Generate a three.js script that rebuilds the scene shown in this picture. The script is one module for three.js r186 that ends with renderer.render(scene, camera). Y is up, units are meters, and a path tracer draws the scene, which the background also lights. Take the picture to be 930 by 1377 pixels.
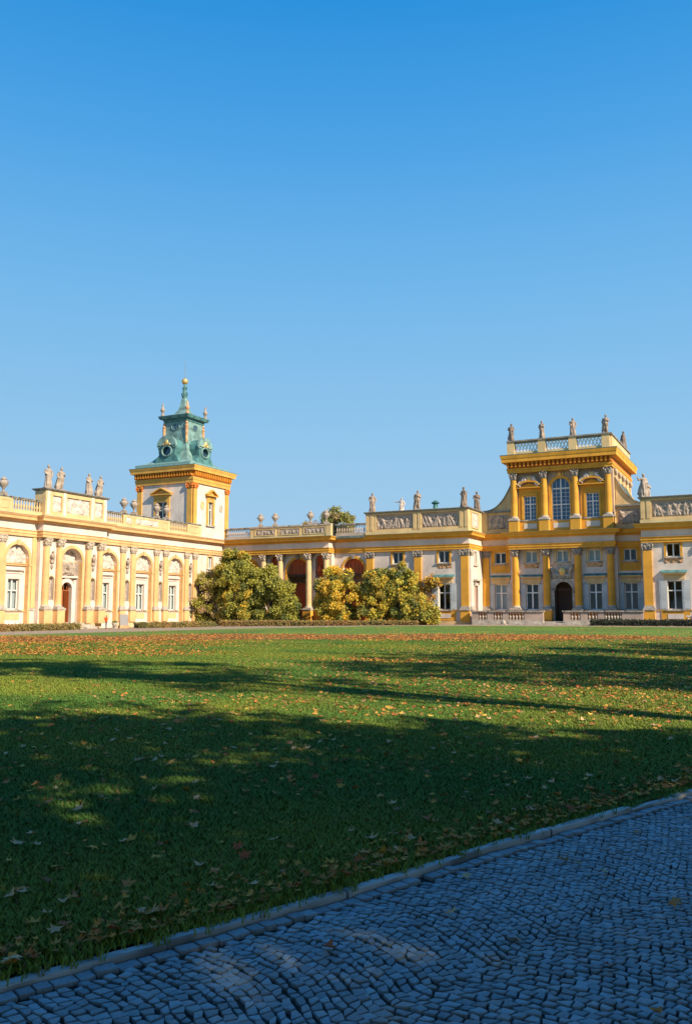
import * as THREE from 'three';
import { mergeGeometries } from 'three/addons/utils/BufferGeometryUtils.js';

// ---------- camera, sky, sun, exposure ----------
const scene = new THREE.Scene();
const camera = new THREE.PerspectiveCamera(61.38, 691 / 1024, 0.1, 2000);
camera.rotation.order = 'YXZ';
camera.position.set(0, 1.75, 0);
camera.rotation.y = THREE.MathUtils.degToRad(26.25);
camera.rotation.x = THREE.MathUtils.degToRad(6.59);
const renderer = new THREE.WebGLRenderer({ antialias: true });
renderer.setSize(691, 1024);
renderer.toneMapping = THREE.LinearToneMapping;
renderer.toneMappingExposure = 1.6;
renderer.shadowMap.enabled = true;
{ // clear autumn sky: colour by elevation only
  const W = 64, H = 256, d = new Float32Array(W * H * 4);
  const stops = [[-90, .30, .34, .36], [-4, .36, .44, .50], [0, .40, .61, .80], [6, .36, .595, .815], [11, .295, .565, .83], [20.6, .175, .475, .825], [29.4, .078, .37, .785], [37.3, .026, .285, .715], [60, .008, .19, .58], [90, .006, .155, .54]];
  for (let y = 0; y < H; y++) {
    const el = (y + .5) / H * 180 - 90;
    let k = 0; while (k < stops.length - 2 && el > stops[k + 1][0]) k++;
    const a = stops[k], b = stops[k + 1]; let t = (el - a[0]) / (b[0] - a[0]); t = Math.min(1, Math.max(0, t));
    for (let x = 0; x < W; x++) for (let c = 0; c < 4; c++) d[(y * W + x) * 4 + c] = c < 3 ? (a[c + 1] + (b[c + 1] - a[c + 1]) * t) * .625 : 1;
  }
  const sky = new THREE.DataTexture(d, W, H, THREE.RGBAFormat, THREE.FloatType);
  sky.mapping = THREE.EquirectangularReflectionMapping; sky.magFilter = sky.minFilter = THREE.LinearFilter; sky.needsUpdate = true;
  scene.background = sky; scene.environment = sky;
}
const SUN_EL = 33 * Math.PI / 180, SUN_AZ = 17 * Math.PI / 180;
const sunDir = new THREE.Vector3(Math.cos(SUN_EL) * Math.cos(SUN_AZ), Math.sin(SUN_EL), Math.cos(SUN_EL) * Math.sin(SUN_AZ));
const sun = new THREE.DirectionalLight(new THREE.Color(1, .85, .64), 4.9);
sun.target.position.set(-25, 0, -50); sun.position.copy(sun.target.position).addScaledVector(sunDir, 160);
sun.castShadow = true; sun.shadow.mapSize.set(4096, 4096);
Object.assign(sun.shadow.camera, { left: -90, right: 90, top: 90, bottom: -90, near: 1, far: 400 });
scene.add(sun, sun.target);

// ---------- helpers ----------
function rng(seed) { let a = seed >>> 0; return () => { a = (a + 0x6D2B79F5) | 0; let t = Math.imul(a ^ (a >>> 15), 1 | a); t = (t + Math.imul(t ^ (t >>> 7), 61 | t)) ^ t; return ((t ^ (t >>> 14)) >>> 0) / 4294967296; }; }
const V = (x, y, z) => new THREE.Vector3(x, y, z);
const lerp = (a, b, t) => a + (b - a) * t, clamp = (x, a = 0, b = 1) => Math.min(b, Math.max(a, x));
const sstep = (a, b, x) => { const t = clamp((x - a) / (b - a)); return t * t * (3 - 2 * t); };
function hash2(x, y, s) { let h = Math.imul(x | 0, 374761393) + Math.imul(y | 0, 668265263) + Math.imul(s | 0, 1442695041); h = Math.imul(h ^ (h >>> 13), 1274126177); return ((h ^ (h >>> 16)) >>> 0) / 4294967296; }
function vnoise(x, y, s = 0, per = 0) {
  const xi = Math.floor(x), yi = Math.floor(y), fx = x - xi, fy = y - yi, u = fx * fx * (3 - 2 * fx), v = fy * fy * (3 - 2 * fy);
  const m = per ? (k) => ((k % per) + per) % per : (k) => k;
  return lerp(lerp(hash2(m(xi), m(yi), s), hash2(m(xi + 1), m(yi), s), u), lerp(hash2(m(xi), m(yi + 1), s), hash2(m(xi + 1), m(yi + 1), s), u), v);
}
function fbm(x, y, s = 0, oct = 4, per = 0) { let a = .5, t = 0, n = 0; for (let i = 0; i < oct; i++) { t += a * vnoise(x, y, s + i * 7, per); n += a; a *= .5; x *= 2; y *= 2; per *= 2; } return t / n; }
function tex(size, metres, fn, srgb = true) {
  const d = new Uint8Array(size * size * 4);
  for (let y = 0; y < size; y++) for (let x = 0; x < size; x++) { const c = fn(x / size, y / size), i = (y * size + x) * 4; for (let k = 0; k < 3; k++) d[i + k] = clamp(Array.isArray(c) ? c[k] : c) * 255; d[i + 3] = 255; }
  const t = new THREE.DataTexture(d, size, size); t.wrapS = t.wrapT = THREE.RepeatWrapping; t.magFilter = THREE.LinearFilter; t.minFilter = THREE.LinearMipmapLinearFilter; t.generateMipmaps = true;
  t.repeat.set(1 / metres, 1 / metres); if (srgb) t.colorSpace = THREE.SRGBColorSpace; t.needsUpdate = true; return t;
}
const taken = {};
function numbered(n) { const k = taken[n] = (taken[n] ?? -1) + 1; return k ? `${n}_${String(k).padStart(3, '0')}` : n; }
function metricUV(g) {
  const p = g.attributes.position, n = g.attributes.normal, uv = new Float32Array(p.count * 2);
  for (let i = 0; i < p.count; i++) {
    const ax = Math.abs(n.getX(i)), ay = Math.abs(n.getY(i)), az = Math.abs(n.getZ(i)), x = p.getX(i), y = p.getY(i), z = p.getZ(i);
    if (ay > ax && ay > az) { uv[2 * i] = x; uv[2 * i + 1] = z; } else if (ax > az) { uv[2 * i] = z; uv[2 * i + 1] = y; } else { uv[2 * i] = x; uv[2 * i + 1] = y; }
  }
  g.setAttribute('uv', new THREE.BufferAttribute(uv, 2)); return g;
}
function merge(list) {
  if (!Array.isArray(list)) list = [list];
  list = list.map(g => { const h = g.index ? g.toNonIndexed() : g.clone(); for (const k of Object.keys(h.attributes)) if (!['position', 'normal', 'color'].includes(k)) h.deleteAttribute(k); return h; });
  return metricUV(list.length > 1 ? mergeGeometries(list) : list[0]);
}
function part(name, geos, mat, parent) { const m = new THREE.Mesh(Array.isArray(geos) || geos.index ? merge(geos) : (geos.attributes.uv ? geos : metricUV(geos)), mat); m.name = name; parent.add(m); return m; }
function shared(name, geo, mat, parent, x, y, z) { const m = new THREE.Mesh(geo, mat); m.name = name; m.position.set(x, y, z); parent.add(m); return m; }
function thing(name, label, category, pos = [0, 0, 0], turn = 0, group) { const o = new THREE.Group(); o.name = numbered(name); o.position.set(...pos); o.rotation.y = turn; o.userData = { label, category }; if (group) o.userData.group = group; scene.add(o); return o; }
function sub(name, parent, pos = [0, 0, 0], turn = 0) { const o = new THREE.Group(); o.name = name; o.position.set(...pos); o.rotation.y = turn; parent.add(o); return o; }
function structure(name, geo, mat) { const m = new THREE.Mesh(geo, mat); m.name = name; m.userData = { kind: 'structure' }; scene.add(m); return m; }
const B = (x0, x1, y0, y1, z0, z1) => new THREE.BoxGeometry(x1 - x0, y1 - y0, z1 - z0).translate((x0 + x1) / 2, (y0 + y1) / 2, (z0 + z1) / 2);
const cyl = (r0, r1, y0, y1, seg = 12, x = 0, z = 0) => new THREE.CylinderGeometry(r1, r0, y1 - y0, seg).translate(x, (y0 + y1) / 2, z);
const lathe = (pts, seg = 12) => new THREE.LatheGeometry(pts.map(p => new THREE.Vector2(p[0], p[1])), seg);
function extr(pts, depth, z0 = 0, holes = []) { const s = new THREE.Shape(pts.map(p => new THREE.Vector2(p[0], p[1]))); s.holes.push(...holes); return new THREE.ExtrudeGeometry(s, { depth, bevelEnabled: false, curveSegments: 14 }).translate(0, 0, z0); }
const rectHole = (u, v0, v1, w) => new THREE.Path([V(u - w / 2, v0), V(u - w / 2, v1), V(u + w / 2, v1), V(u + w / 2, v0)].map(p => new THREE.Vector2(p.x, p.y)));
function archPts(u, v0, v1, r, n = 14) { const o = [[u - r, v0]]; for (let i = 0; i <= n; i++) { const a = Math.PI - Math.PI * i / n; o.push([u + r * Math.cos(a), v1 - r + r * Math.sin(a)]); } o.push([u + r, v0]); return o; }
const archHole = (u, v0, v1, w) => new THREE.Path(archPts(u, v0, v1, w / 2).map(p => new THREE.Vector2(...p)));
function wall(u0, u1, v0, v1, depth, w1, holes = []) { return extr([[u0, v0], [u1, v0], [u1, v1], [u0, v1]], depth, w1 - depth, holes); }
// a moulding profile [out, y] swept round a rectangle, mitred
function ring(x0, x1, z0, z1, prof, dy = 0) {
  const P = []; const loops = prof.map(([o, y]) => [[x0 - o, z0 - o], [x1 + o, z0 - o], [x1 + o, z1 + o], [x0 - o, z1 + o]].map(([x, z]) => [x, y + dy, z]));
  for (let i = 0; i < loops.length - 1; i++) for (let k = 0; k < 4; k++) { const a = loops[i][k], b = loops[i][(k + 1) % 4], c = loops[i + 1][(k + 1) % 4], d = loops[i + 1][k]; P.push(...a, ...c, ...b, ...a, ...d, ...c); }
  const g = new THREE.BufferGeometry(); g.setAttribute('position', new THREE.Float32BufferAttribute(P, 3)); g.computeVertexNormals(); return g;
}
function surfaceNets(f, lo, hi, cell) {
  const n = [0, 1, 2].map(k => Math.ceil((hi[k] - lo[k]) / cell) + 1), id = (i, j, k) => (k * n[1] + j) * n[0] + i, F = new Float32Array(n[0] * n[1] * n[2]);
  for (let k = 0; k < n[2]; k++) for (let j = 0; j < n[1]; j++) for (let i = 0; i < n[0]; i++) F[id(i, j, k)] = f(lo[0] + i * cell, lo[1] + j * cell, lo[2] + k * cell);
  const vid = new Int32Array(F.length).fill(-1), P = [], I = [];
  for (let k = 0; k < n[2] - 1; k++) for (let j = 0; j < n[1] - 1; j++) for (let i = 0; i < n[0] - 1; i++) {
    let c = 0, sx = 0, sy = 0, sz = 0;
    const ed = (a, b, c1, d, e, g) => { const u = F[id(i + a, j + b, k + c1)], v = F[id(i + d, j + e, k + g)]; if ((u < 0) !== (v < 0)) { const t = u / (u - v); sx += lerp(a, d, t); sy += lerp(b, e, t); sz += lerp(c1, g, t); c++; } };
    for (const [a, b] of [[0, 0], [0, 1], [1, 0], [1, 1]]) { ed(0, a, b, 1, a, b); ed(a, 0, b, a, 1, b); ed(a, b, 0, a, b, 1); }
    if (c) { vid[id(i, j, k)] = P.length / 3; P.push(lo[0] + (i + sx / c) * cell, lo[1] + (j + sy / c) * cell, lo[2] + (k + sz / c) * cell); }
  }
  const q = (a, b, c, d, fl) => { if (a < 0 || b < 0 || c < 0 || d < 0) return; fl ? I.push(a, b, c, a, c, d) : I.push(a, c, b, a, d, c); };
  for (let k = 1; k < n[2] - 1; k++) for (let j = 1; j < n[1] - 1; j++) for (let i = 1; i < n[0] - 1; i++) {
    const s = F[id(i, j, k)] < 0;
    if (s !== F[id(i + 1, j, k)] < 0) q(vid[id(i, j - 1, k - 1)], vid[id(i, j, k - 1)], vid[id(i, j, k)], vid[id(i, j - 1, k)], s);
    if (s !== F[id(i, j + 1, k)] < 0) q(vid[id(i - 1, j, k - 1)], vid[id(i - 1, j, k)], vid[id(i, j, k)], vid[id(i, j, k - 1)], s);
    if (s !== F[id(i, j, k + 1)] < 0) q(vid[id(i - 1, j - 1, k)], vid[id(i, j - 1, k)], vid[id(i, j, k)], vid[id(i - 1, j, k)], s);
  }
  const g = new THREE.BufferGeometry(); g.setAttribute('position', new THREE.Float32BufferAttribute(P, 3)); g.setIndex(I); g.computeVertexNormals(); return g;
}
function cone(x, y, z, a, b, ra, rb) { const dx = b[0] - a[0], dy = b[1] - a[1], dz = b[2] - a[2], t = clamp(((x - a[0]) * dx + (y - a[1]) * dy + (z - a[2]) * dz) / (dx * dx + dy * dy + dz * dz + 1e-9)); return Math.hypot(x - a[0] - t * dx, y - a[1] - t * dy, z - a[2] - t * dz) - lerp(ra, rb, t); }
const smin = (a, b, k) => { const h = clamp(.5 + .5 * (b - a) / k); return lerp(b, a, h) - k * h * (1 - h); };

// ---------- materials ----------
const mottle = tex(512, 6, (x, y) => .84 + .17 * fbm(x * 5, y * 5, 3, 5, 5) - .05 * sstep(.5, .85, fbm(x * 9, y * 3, 13, 4, 3)) - .06 * Math.max(0, fbm(x * 10, y * 10, 9, 3, 10) - .6) * 4);
const mottleBump = tex(256, 1.5, (x, y) => fbm(x * 12, y * 12, 5, 4, 12), false);
const stoneTex = tex(512, 2.2, (x, y) => { const n = fbm(x * 8, y * 8, 21, 5, 8), m = fbm(x * 4, y * 4, 31, 4, 4); const k = .72 + .34 * n - .28 * sstep(.52, .7, m); return [k, k * .985, k * .965]; });
const copperTex = tex(512, 3, (x, y) => { const n = fbm(x * 6, y * 6, 41, 5, 6), m = fbm(x * 24, y * 3, 51, 3, 3); const k = .62 + .5 * n - .25 * sstep(.5, .75, m); return [k * .93, k, k * .98]; });
const gravelTex = tex(512, 2, (x, y) => { const n = hash2(x * 512, y * 512, 3), m = fbm(x * 6, y * 6, 61, 4, 6), k = .68 + .2 * m + .16 * (n - .5); return [k, k * .96, k * .9]; });
const grain = tex(256, .25, (x, y) => .82 + .18 * fbm(x * 16, y * 16, 71, 4, 16));
const std = (r, g, b, rough = .9, o = {}) => new THREE.MeshStandardMaterial({ color: new THREE.Color().setRGB(r, g, b), roughness: rough, ...o });
const plaster = (r, g, b) => std(r, g, b, .92, { map: mottle, bumpMap: mottleBump, bumpScale: .004 });
const M = {
  yellow: plaster(.81, .395, .045), towerYellow: plaster(.79, .43, .09), wingSunYellow: plaster(.82, .50, .22), yellowDeep: plaster(.72, .27, .022), white: plaster(.80, .68, .59), cream: plaster(.78, .55, .27),  // wing yellow: same paint, paled to put strong sunlight into the colour
  orange: plaster(.72, .22, .035), red: plaster(.60, .12, .035), panel: plaster(.56, .42, .33), dado: plaster(.74, .52, .28),
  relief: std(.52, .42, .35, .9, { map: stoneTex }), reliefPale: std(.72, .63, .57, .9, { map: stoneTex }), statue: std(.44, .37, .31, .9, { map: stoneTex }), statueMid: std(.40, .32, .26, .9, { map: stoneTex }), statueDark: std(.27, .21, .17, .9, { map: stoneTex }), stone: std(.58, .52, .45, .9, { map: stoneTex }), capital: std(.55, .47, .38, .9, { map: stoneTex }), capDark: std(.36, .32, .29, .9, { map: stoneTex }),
  cap: std(.30, .30, .28, .8, { map: stoneTex }), copper: std(.11, .26, .27, .75, { map: copperTex }), copperPale: std(.25, .37, .36, .75, { map: copperTex }), copperDark: std(.05, .16, .16, .7, { map: copperTex }), gold: std(.75, .48, .16, .4, { metalness: .55 }), herm: std(.72, .42, .22, .8, { map: stoneTex }),
  frame: std(.62, .62, .58, .7), frameWhite: std(.78, .76, .72, .7), shutter: std(.52, .55, .56, .75, { map: mottle }), curtain: std(.48, .47, .43, .95), interior: std(.50, .44, .37, .95), wood: std(.30, .085, .02, .7), darkWood: std(.07, .03, .015, .7), roof: std(.22, .25, .24, .8, { map: copperTex }),
  glass: new THREE.MeshPhysicalMaterial({ color: new THREE.Color().setRGB(.78, .86, .9), roughness: .03, transmission: 1, thickness: 0, ior: 1.5 }),
  glassBlue: std(.035, .085, .15, .06, { metalness: .35 }),
  kerb: std(.60, .62, .64, .85, { map: stoneTex }), trunk: std(.07, .052, .038, .95), steps: std(.56, .50, .43, .9, { map: stoneTex }),
};

// ---------- ground ----------
const gh = (x, z) => .27 * sstep(-15, -85, z) * sstep(-66, -30, x);
function gridSheet(x0, x1, z0, z1, n, m, yf) {
  const P = [], I = [], U = [];
  for (let j = 0; j <= m; j++) for (let i = 0; i <= n; i++) { const x = lerp(x0, x1, i / n), z = lerp(z0, z1, j / m); P.push(x, yf(x, z), z); U.push(x, z); }
  for (let j = 0; j < m; j++) for (let i = 0; i < n; i++) { const a = j * (n + 1) + i, b = a + 1, c = a + n + 1, d = c + 1; I.push(a, c, b, b, c, d); }
  const g = new THREE.BufferGeometry(); g.setAttribute('position', new THREE.Float32BufferAttribute(P, 3)); g.setAttribute('uv', new THREE.Float32BufferAttribute(U, 2)); g.setIndex(I); g.computeVertexNormals(); return g;
}
structure('ground', gridSheet(-700, 700, -700, 500, 280, 240, (x, z) => gh(x, z) - .03), std(.50, .42, .34, .95, { map: gravelTex }));
const kerbCurve = new THREE.CatmullRomCurve3([[-7.4, 5.5], [-5.35, 1.2], [-4.25, -1], [-3.3, -3.07], [-2.69, -4.4], [-1.98, -6.23], [-.8, -9.1], [.6, -12.2], [2.3, -16], [6, -25], [10.5, -40], [13, -58], [12, -74]].map(p => V(p[0], 0, p[1])), false, 'centripetal');
const kerbLen = kerbCurve.getLength();
function onKerb(s, c) { const t = clamp(s / kerbLen), p = kerbCurve.getPointAt(t), d = kerbCurve.getTangentAt(t); return V(p.x - d.z * c, 0, p.z + d.x * c); } // c > 0: road side
const lawnOutline = (() => {
  const o = []; for (let s = 0; s < kerbLen; s += .35) { const p = onKerb(s, -.06); o.push([p.x, p.z]); }
  const far = new THREE.CatmullRomCurve3([[12, -74], [8, -82], [0, -85.5], [-12, -86.2], [-24, -85.6], [-31, -83.5], [-37, -79], [-41.5, -73], [-44.7, -65], [-47, -56.5], [-49, -48.5], [-50, -36], [-49, -20], [-42, -4], [-28, 7], [-14, 9], [-7.4, 5.5]].map(p => V(p[0], 0, p[1])));
  for (const p of far.getSpacedPoints(200)) o.push([p.x, p.z]); return o;
})();
const lawnTex = tex(1024, 7, (x, y) => { const n = fbm(x * 60, y * 60, 81, 3, 60), m = fbm(x * 6, y * 6, 91, 4, 6), h = hash2(x * 1024, y * 1024, 5); const k = .55 + .5 * n + .25 * (h - .5); return [k * lerp(.60, .92, m), k * .88, k * lerp(.44, .38, m)]; });
const patch = (x, z) => { // drifts of fallen leaves on the far lawn
  const e = (cx, cz, rx, rz) => Math.max(0, 1 - Math.hypot((x - cx) / rx, (z - cz) / rz));
  return clamp(3.6 * (e(-37, -37, 15, 9) + .8 * e(-27, -28, 9, 4) + 1.2 * e(-24, -48, 16, 6) + .7 * e(-14, -54, 12, 5) + .5 * e(-12, -27, 5, 1.6)) * (.3 + 1.2 * fbm(x * .35, z * .5, 15, 4)));
};
{
  const K = 36, N = lawnOutline.length, cx = -20, cz = -34, P = [cx, gh(cx, cz) + .045, cz], C = [1, 1, 1], U = [cx, cz], I = [];
  for (let k = 1; k <= K; k++) for (let i = 0; i < N; i++) {
    const f = k / K, x = lerp(cx, lawnOutline[i][0], f), z = lerp(cz, lawnOutline[i][1], f); P.push(x, gh(x, z) + .045, z); U.push(x, z);
    const p = patch(x, z), v = .55 + .9 * fbm(x * .25, z * .25, 4, 4); C.push(lerp(1 * v, 1.9, p), lerp(v, .5, p), lerp(v, .42, p));
  }
  const id = (k, i) => k ? 1 + (k - 1) * N + (i % N) : 0;
  for (let i = 0; i < N; i++) { I.push(0, id(1, i), id(1, i + 1)); for (let k = 1; k < K; k++) I.push(id(k, i), id(k + 1, i), id(k + 1, i + 1), id(k, i), id(k + 1, i + 1), id(k, i + 1)); }
  const g = new THREE.BufferGeometry(); g.setAttribute('position', new THREE.Float32BufferAttribute(P, 3)); g.setAttribute('uv', new THREE.Float32BufferAttribute(U, 2)); g.setAttribute('color', new THREE.Float32BufferAttribute(C, 3)); g.setIndex(I); g.computeVertexNormals();
  if (g.attributes.normal.getY(0) < 0) { for (let i = 0; i < I.length; i += 3) [I[i], I[i + 1]] = [I[i + 1], I[i]]; g.setIndex(I); g.computeVertexNormals(); }
  structure('lawn', g, std(.27, .36, .05, .95, { map: lawnTex, vertexColors: true, bumpMap: lawnTex, bumpScale: .03 }));
}
function strip(c0, c1, y, s0 = 0, s1 = kerbLen, n = 160) {
  const P = [], U = [], I = [];
  for (let i = 0; i <= n; i++) { const s = lerp(s0, s1, i / n); for (const c of [c0, c1]) { const p = onKerb(s, c); P.push(p.x, y + gh(p.x, p.z), p.z); U.push(p.x, p.z); } }
  for (let i = 0; i < n; i++) { const a = 2 * i; I.push(a, a + 1, a + 2, a + 1, a + 3, a + 2); }
  const g = new THREE.BufferGeometry(); g.setAttribute('position', new THREE.Float32BufferAttribute(P, 3)); g.setAttribute('uv', new THREE.Float32BufferAttribute(U, 2)); g.setIndex(I); g.computeVertexNormals();
  if (g.attributes.normal.getY(0) < 0) { for (let i = 0; i < I.length; i += 3) [I[i], I[i + 1]] = [I[i + 1], I[i]]; g.setIndex(I); g.computeVertexNormals(); }
  return g;
}
structure('verge', strip(7, 60, -.012), std(.27, .36, .05, .95, { map: lawnTex }));
// cobbled drive: a bed with setts, a gutter row, and a kerb of long stones
const road = structure('cobbled_road', strip(.02, 7.2, -.004), std(.055, .052, .05, .95, { map: gravelTex }));
{
  const r = rng(7), pos = [], idx = [], col = [], all = [];
  const settMat = std(1, 1, 1, .72, { vertexColors: true, map: grain, bumpMap: grain, bumpScale: .002 });
  function sett(c4, h, tone) { // c4: four ground corners, clockwise seen from above
    const cx = c4.reduce((a, p) => a + p.x, 0) / 4, cz = c4.reduce((a, p) => a + p.z, 0) / 4, P = [], tilt = [(r() - .5) * .045, (r() - .5) * .045];
    const add = (f, y) => c4.forEach(p => { const x = cx + (p.x - cx) * f, z = cz + (p.z - cz) * f; P.push(x, y + (x - cx) * tilt[0] + (z - cz) * tilt[1], z); });
    add(1, -.02); add(1, h - .004); add(.92, h - .0008); P.push(cx, h, cz);
    all.push({ P, tone, d: Math.hypot(cx, cz), cx, cz });
  }
  const S0 = 4.2, S1 = 21, du = .060, dv = .057;
  const warp = (s, c) => { const w = .16 * Math.abs(Math.sin((c + .25) * Math.PI / 1.5)) + .05 * vnoise(s * 1.3, c * 1.3, 8); return onKerb(s + w, c); };
  for (let j = 0; S0 + j * dv < S1; j++) for (let i = 0; i < 62; i++) {
    const s = S0 + j * dv, o = (j % 2) * .5, c0 = .155 + (i + o) * du; if (c0 > 3.7) continue;
    const jit = (a, b) => .015 * (hash2(a, b, 17) - .5) * 2, jt = (a, b) => .014 * (hash2(a, b, 27) - .5) * 2;
    const cor = (a, b, kc, ks) => warp(s + b * dv + jt(i * 2 + j % 2 + a * 2, j + b) + ks, c0 + a * du + jit(i + a, j * 3 + b) + kc);
    const g = .0046 + .003 * r(), c4 = [cor(0, 0, g, g), cor(1, 0, -g, g), cor(1, 1, -g, -g), cor(0, 1, g, -g)];
    const k = .27 + .19 * Math.pow(r(), 1.3) + .14 * (fbm(s * 1.6, c0 * 1.6, 5, 3) - .3), tt = r();
    sett(c4, .012 + .008 * r(), [k * lerp(.62, .80, tt), k * .93, k * lerp(1.13, 1.02, tt)]);
  }
  for (let s = S0; s < S1;) { // gutter row along the kerb
    const l = .075 + .05 * r(); const g = .005;
    if (r() > .06) { const k = .30 + .12 * r(); sett([onKerb(s + g, .055 + .008 * r()), onKerb(s + g, .13 + .015 * r()), onKerb(s + l - g, .13 + .015 * r()), onKerb(s + l - g, .055 + .008 * r())], .014 + .016 * r(), [k * .82, k * .96, k * 1.08]); }
    s += l;
  }
  const tri = (b) => { const o = []; for (const [A, Bb] of [[0, 4], [4, 8]]) for (let k = 0; k < 4; k++) { const n = (k + 1) % 4; o.push(b + A + k, b + Bb + k, b + A + n, b + A + n, b + Bb + k, b + Bb + n); } for (let k = 0; k < 4; k++) o.push(b + 8 + k, b + 12, b + 8 + (k + 1) % 4); return o; };
  const mk = (list) => {
    const P = [], C = [], I = [], U = []; list.forEach(q => { const b = P.length / 3; P.push(...q.P); for (let k = 0; k < 13; k++) { C.push(...q.tone); U.push(q.P[k * 3], q.P[k * 3 + 2]); } I.push(...tri(b)); });
    const g = new THREE.BufferGeometry(); g.setAttribute('position', new THREE.Float32BufferAttribute(P, 3)); g.setAttribute('color', new THREE.Float32BufferAttribute(C, 3)); g.setAttribute('uv', new THREE.Float32BufferAttribute(U, 2)); g.setIndex(I); g.computeVertexNormals();
    if (g.attributes.normal.getY(12) < 0) { for (let i = 0; i < I.length; i += 3) [I[i], I[i + 1]] = [I[i + 1], I[i]]; g.setIndex(I); g.computeVertexNormals(); } return g;
  };
  const az = q => Math.atan2(-q.cx, -q.cz) * 180 / Math.PI; // degrees left of -z
  const seen = all.filter(q => az(q) > 3.5 && az(q) < 49 && q.d > 3.85).sort((a, b) => a.d - b.d).slice(0, 300), set = new Set(seen);
  for (const q of seen) { const m = new THREE.Mesh(mk([q]), settMat); m.name = 'sett'; road.add(m); }
  const rest = new THREE.Mesh(mk(all.filter(q => !set.has(q))), settMat); rest.name = 'setts'; rest.userData = { kind: 'stuff' }; road.add(rest);
}
{
  const kerb = new THREE.Group(); kerb.name = 'kerb'; kerb.userData = { kind: 'structure' }; scene.add(kerb);
  const r = rng(11);
  for (let s = 0; s < 40;) {
    const l = .75 + .5 * r(), dy = .042 + .022 * r(), off = (r() - .5) * .022, P = [], I = [], n = 6;
    const prof = [[-.036, -.06], [-.036, dy - .008], [-.029, dy], [.029, dy], [.036, dy - .008], [.036, -.06]];
    for (let i = 0; i <= n; i++) for (const [c, y] of prof) { const p = onKerb(s + .008 + (l - .016) * i / n, c + off); P.push(p.x, y + gh(p.x, p.z) + .004 * (hash2(i, c * 100 | 0, s * 10 | 0) - .5), p.z); }
    for (let i = 0; i < n; i++) for (let k = 0; k < 5; k++) { const a = i * 6 + k, b = a + 6; I.push(a, a + 1, b, a + 1, b + 1, b); }
    for (const e of [0, n]) for (let k = 1; k < 5; k++) I.push(e * 6, e * 6 + k, e * 6 + k + 1);
    const g = new THREE.BufferGeometry(); g.setAttribute('position', new THREE.Float32BufferAttribute(P, 3)); g.setIndex(I); g.computeVertexNormals();
    const h = g.toNonIndexed(); h.computeVertexNormals(); part('kerb_stone', metricUV(h), M.kerb, kerb); s += l;
  }
}

// ---------- ornament kit ----------
function reliefGeo(w, h, seed, depth = .22, dens = 1.6) { // crowded figures in relief, as a height field facing +z, origin at its lower middle
  const r = rng(seed), nx = Math.max(10, Math.round(w / .085)), ny = Math.max(8, Math.round(h / .085)), caps = [];
  const nf = Math.max(1, Math.round(w / h * dens));
  for (let i = 0; i < nf; i++) {
    const cx = (i + .5 + (r() - .5) * .6) / nf * w - w / 2, s = h * (.6 + .36 * r()), lean = (r() - .5) * .8 * s, y0 = h * .04, top = y0 + s;
    caps.push([cx + lean, top - s * .08, cx + lean, top - s * .1, s * .075, 1], [cx + lean * .8, y0 + s * .78, cx + lean * .3, y0 + s * .45, s * .12, .9], [cx + lean * .3, y0 + s * .45, cx - s * .12 * (r() + .3), y0, s * .075, .75], [cx + lean * .3, y0 + s * .45, cx + s * .14 * (r() + .3), y0, s * .075, .8]);
    for (const sd of [-1, 1]) { const ex = cx + lean + sd * s * (.16 + .1 * r()), ey = y0 + s * (.55 + .35 * r()); caps.push([cx + lean * .8, y0 + s * .78, ex, ey, s * .05, .7], [ex, ey, ex + sd * s * .14 * r(), ey + s * .2 * (r() - .4), s * .045, .7]); }
    if (r() < .75) caps.push([cx - s * .25, y0 + s * .3, cx + s * .3, y0 + s * .34, s * .13, .55]);
  }
  const P = [], I = [];
  for (let j = 0; j <= ny; j++) for (let i = 0; i <= nx; i++) {
    const x = -w / 2 + w * i / nx, y = h * j / ny; let z = 0;
    if (i && j && i < nx && j < ny) { for (const [ax, ay, bx, by, rr, k] of caps) { const dx = bx - ax, dy = by - ay, t = clamp(((x - ax) * dx + (y - ay) * dy) / (dx * dx + dy * dy + 1e-6)), d = Math.hypot(x - ax - t * dx, y - ay - t * dy) / rr; if (d < 1) z = Math.max(z, k * Math.sqrt(1 - d * d)); } z = z * depth + .03 * depth * hash2(i, j, seed); }
    P.push(x, y, z);
  }
  for (let j = 0; j < ny; j++) for (let i = 0; i < nx; i++) { const a = j * (nx + 1) + i, b = a + 1, c = a + nx + 1, d = c + 1; I.push(a, b, c, b, d, c); }
  const g = new THREE.BufferGeometry(); g.setAttribute('position', new THREE.Float32BufferAttribute(P, 3)); g.setIndex(I); g.computeVertexNormals(); return metricUV(g);
}
function relief(parent, name, u, v, w, wd, h, seed, mat, turn = 0, depth = .22, dens = 1.6) { const m = new THREE.Mesh(reliefGeo(wd, h, seed, depth, dens), mat); m.name = name; m.position.set(u, v, w); m.rotation.y = turn; parent.add(m); return m; }
const capCache = {};
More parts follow.
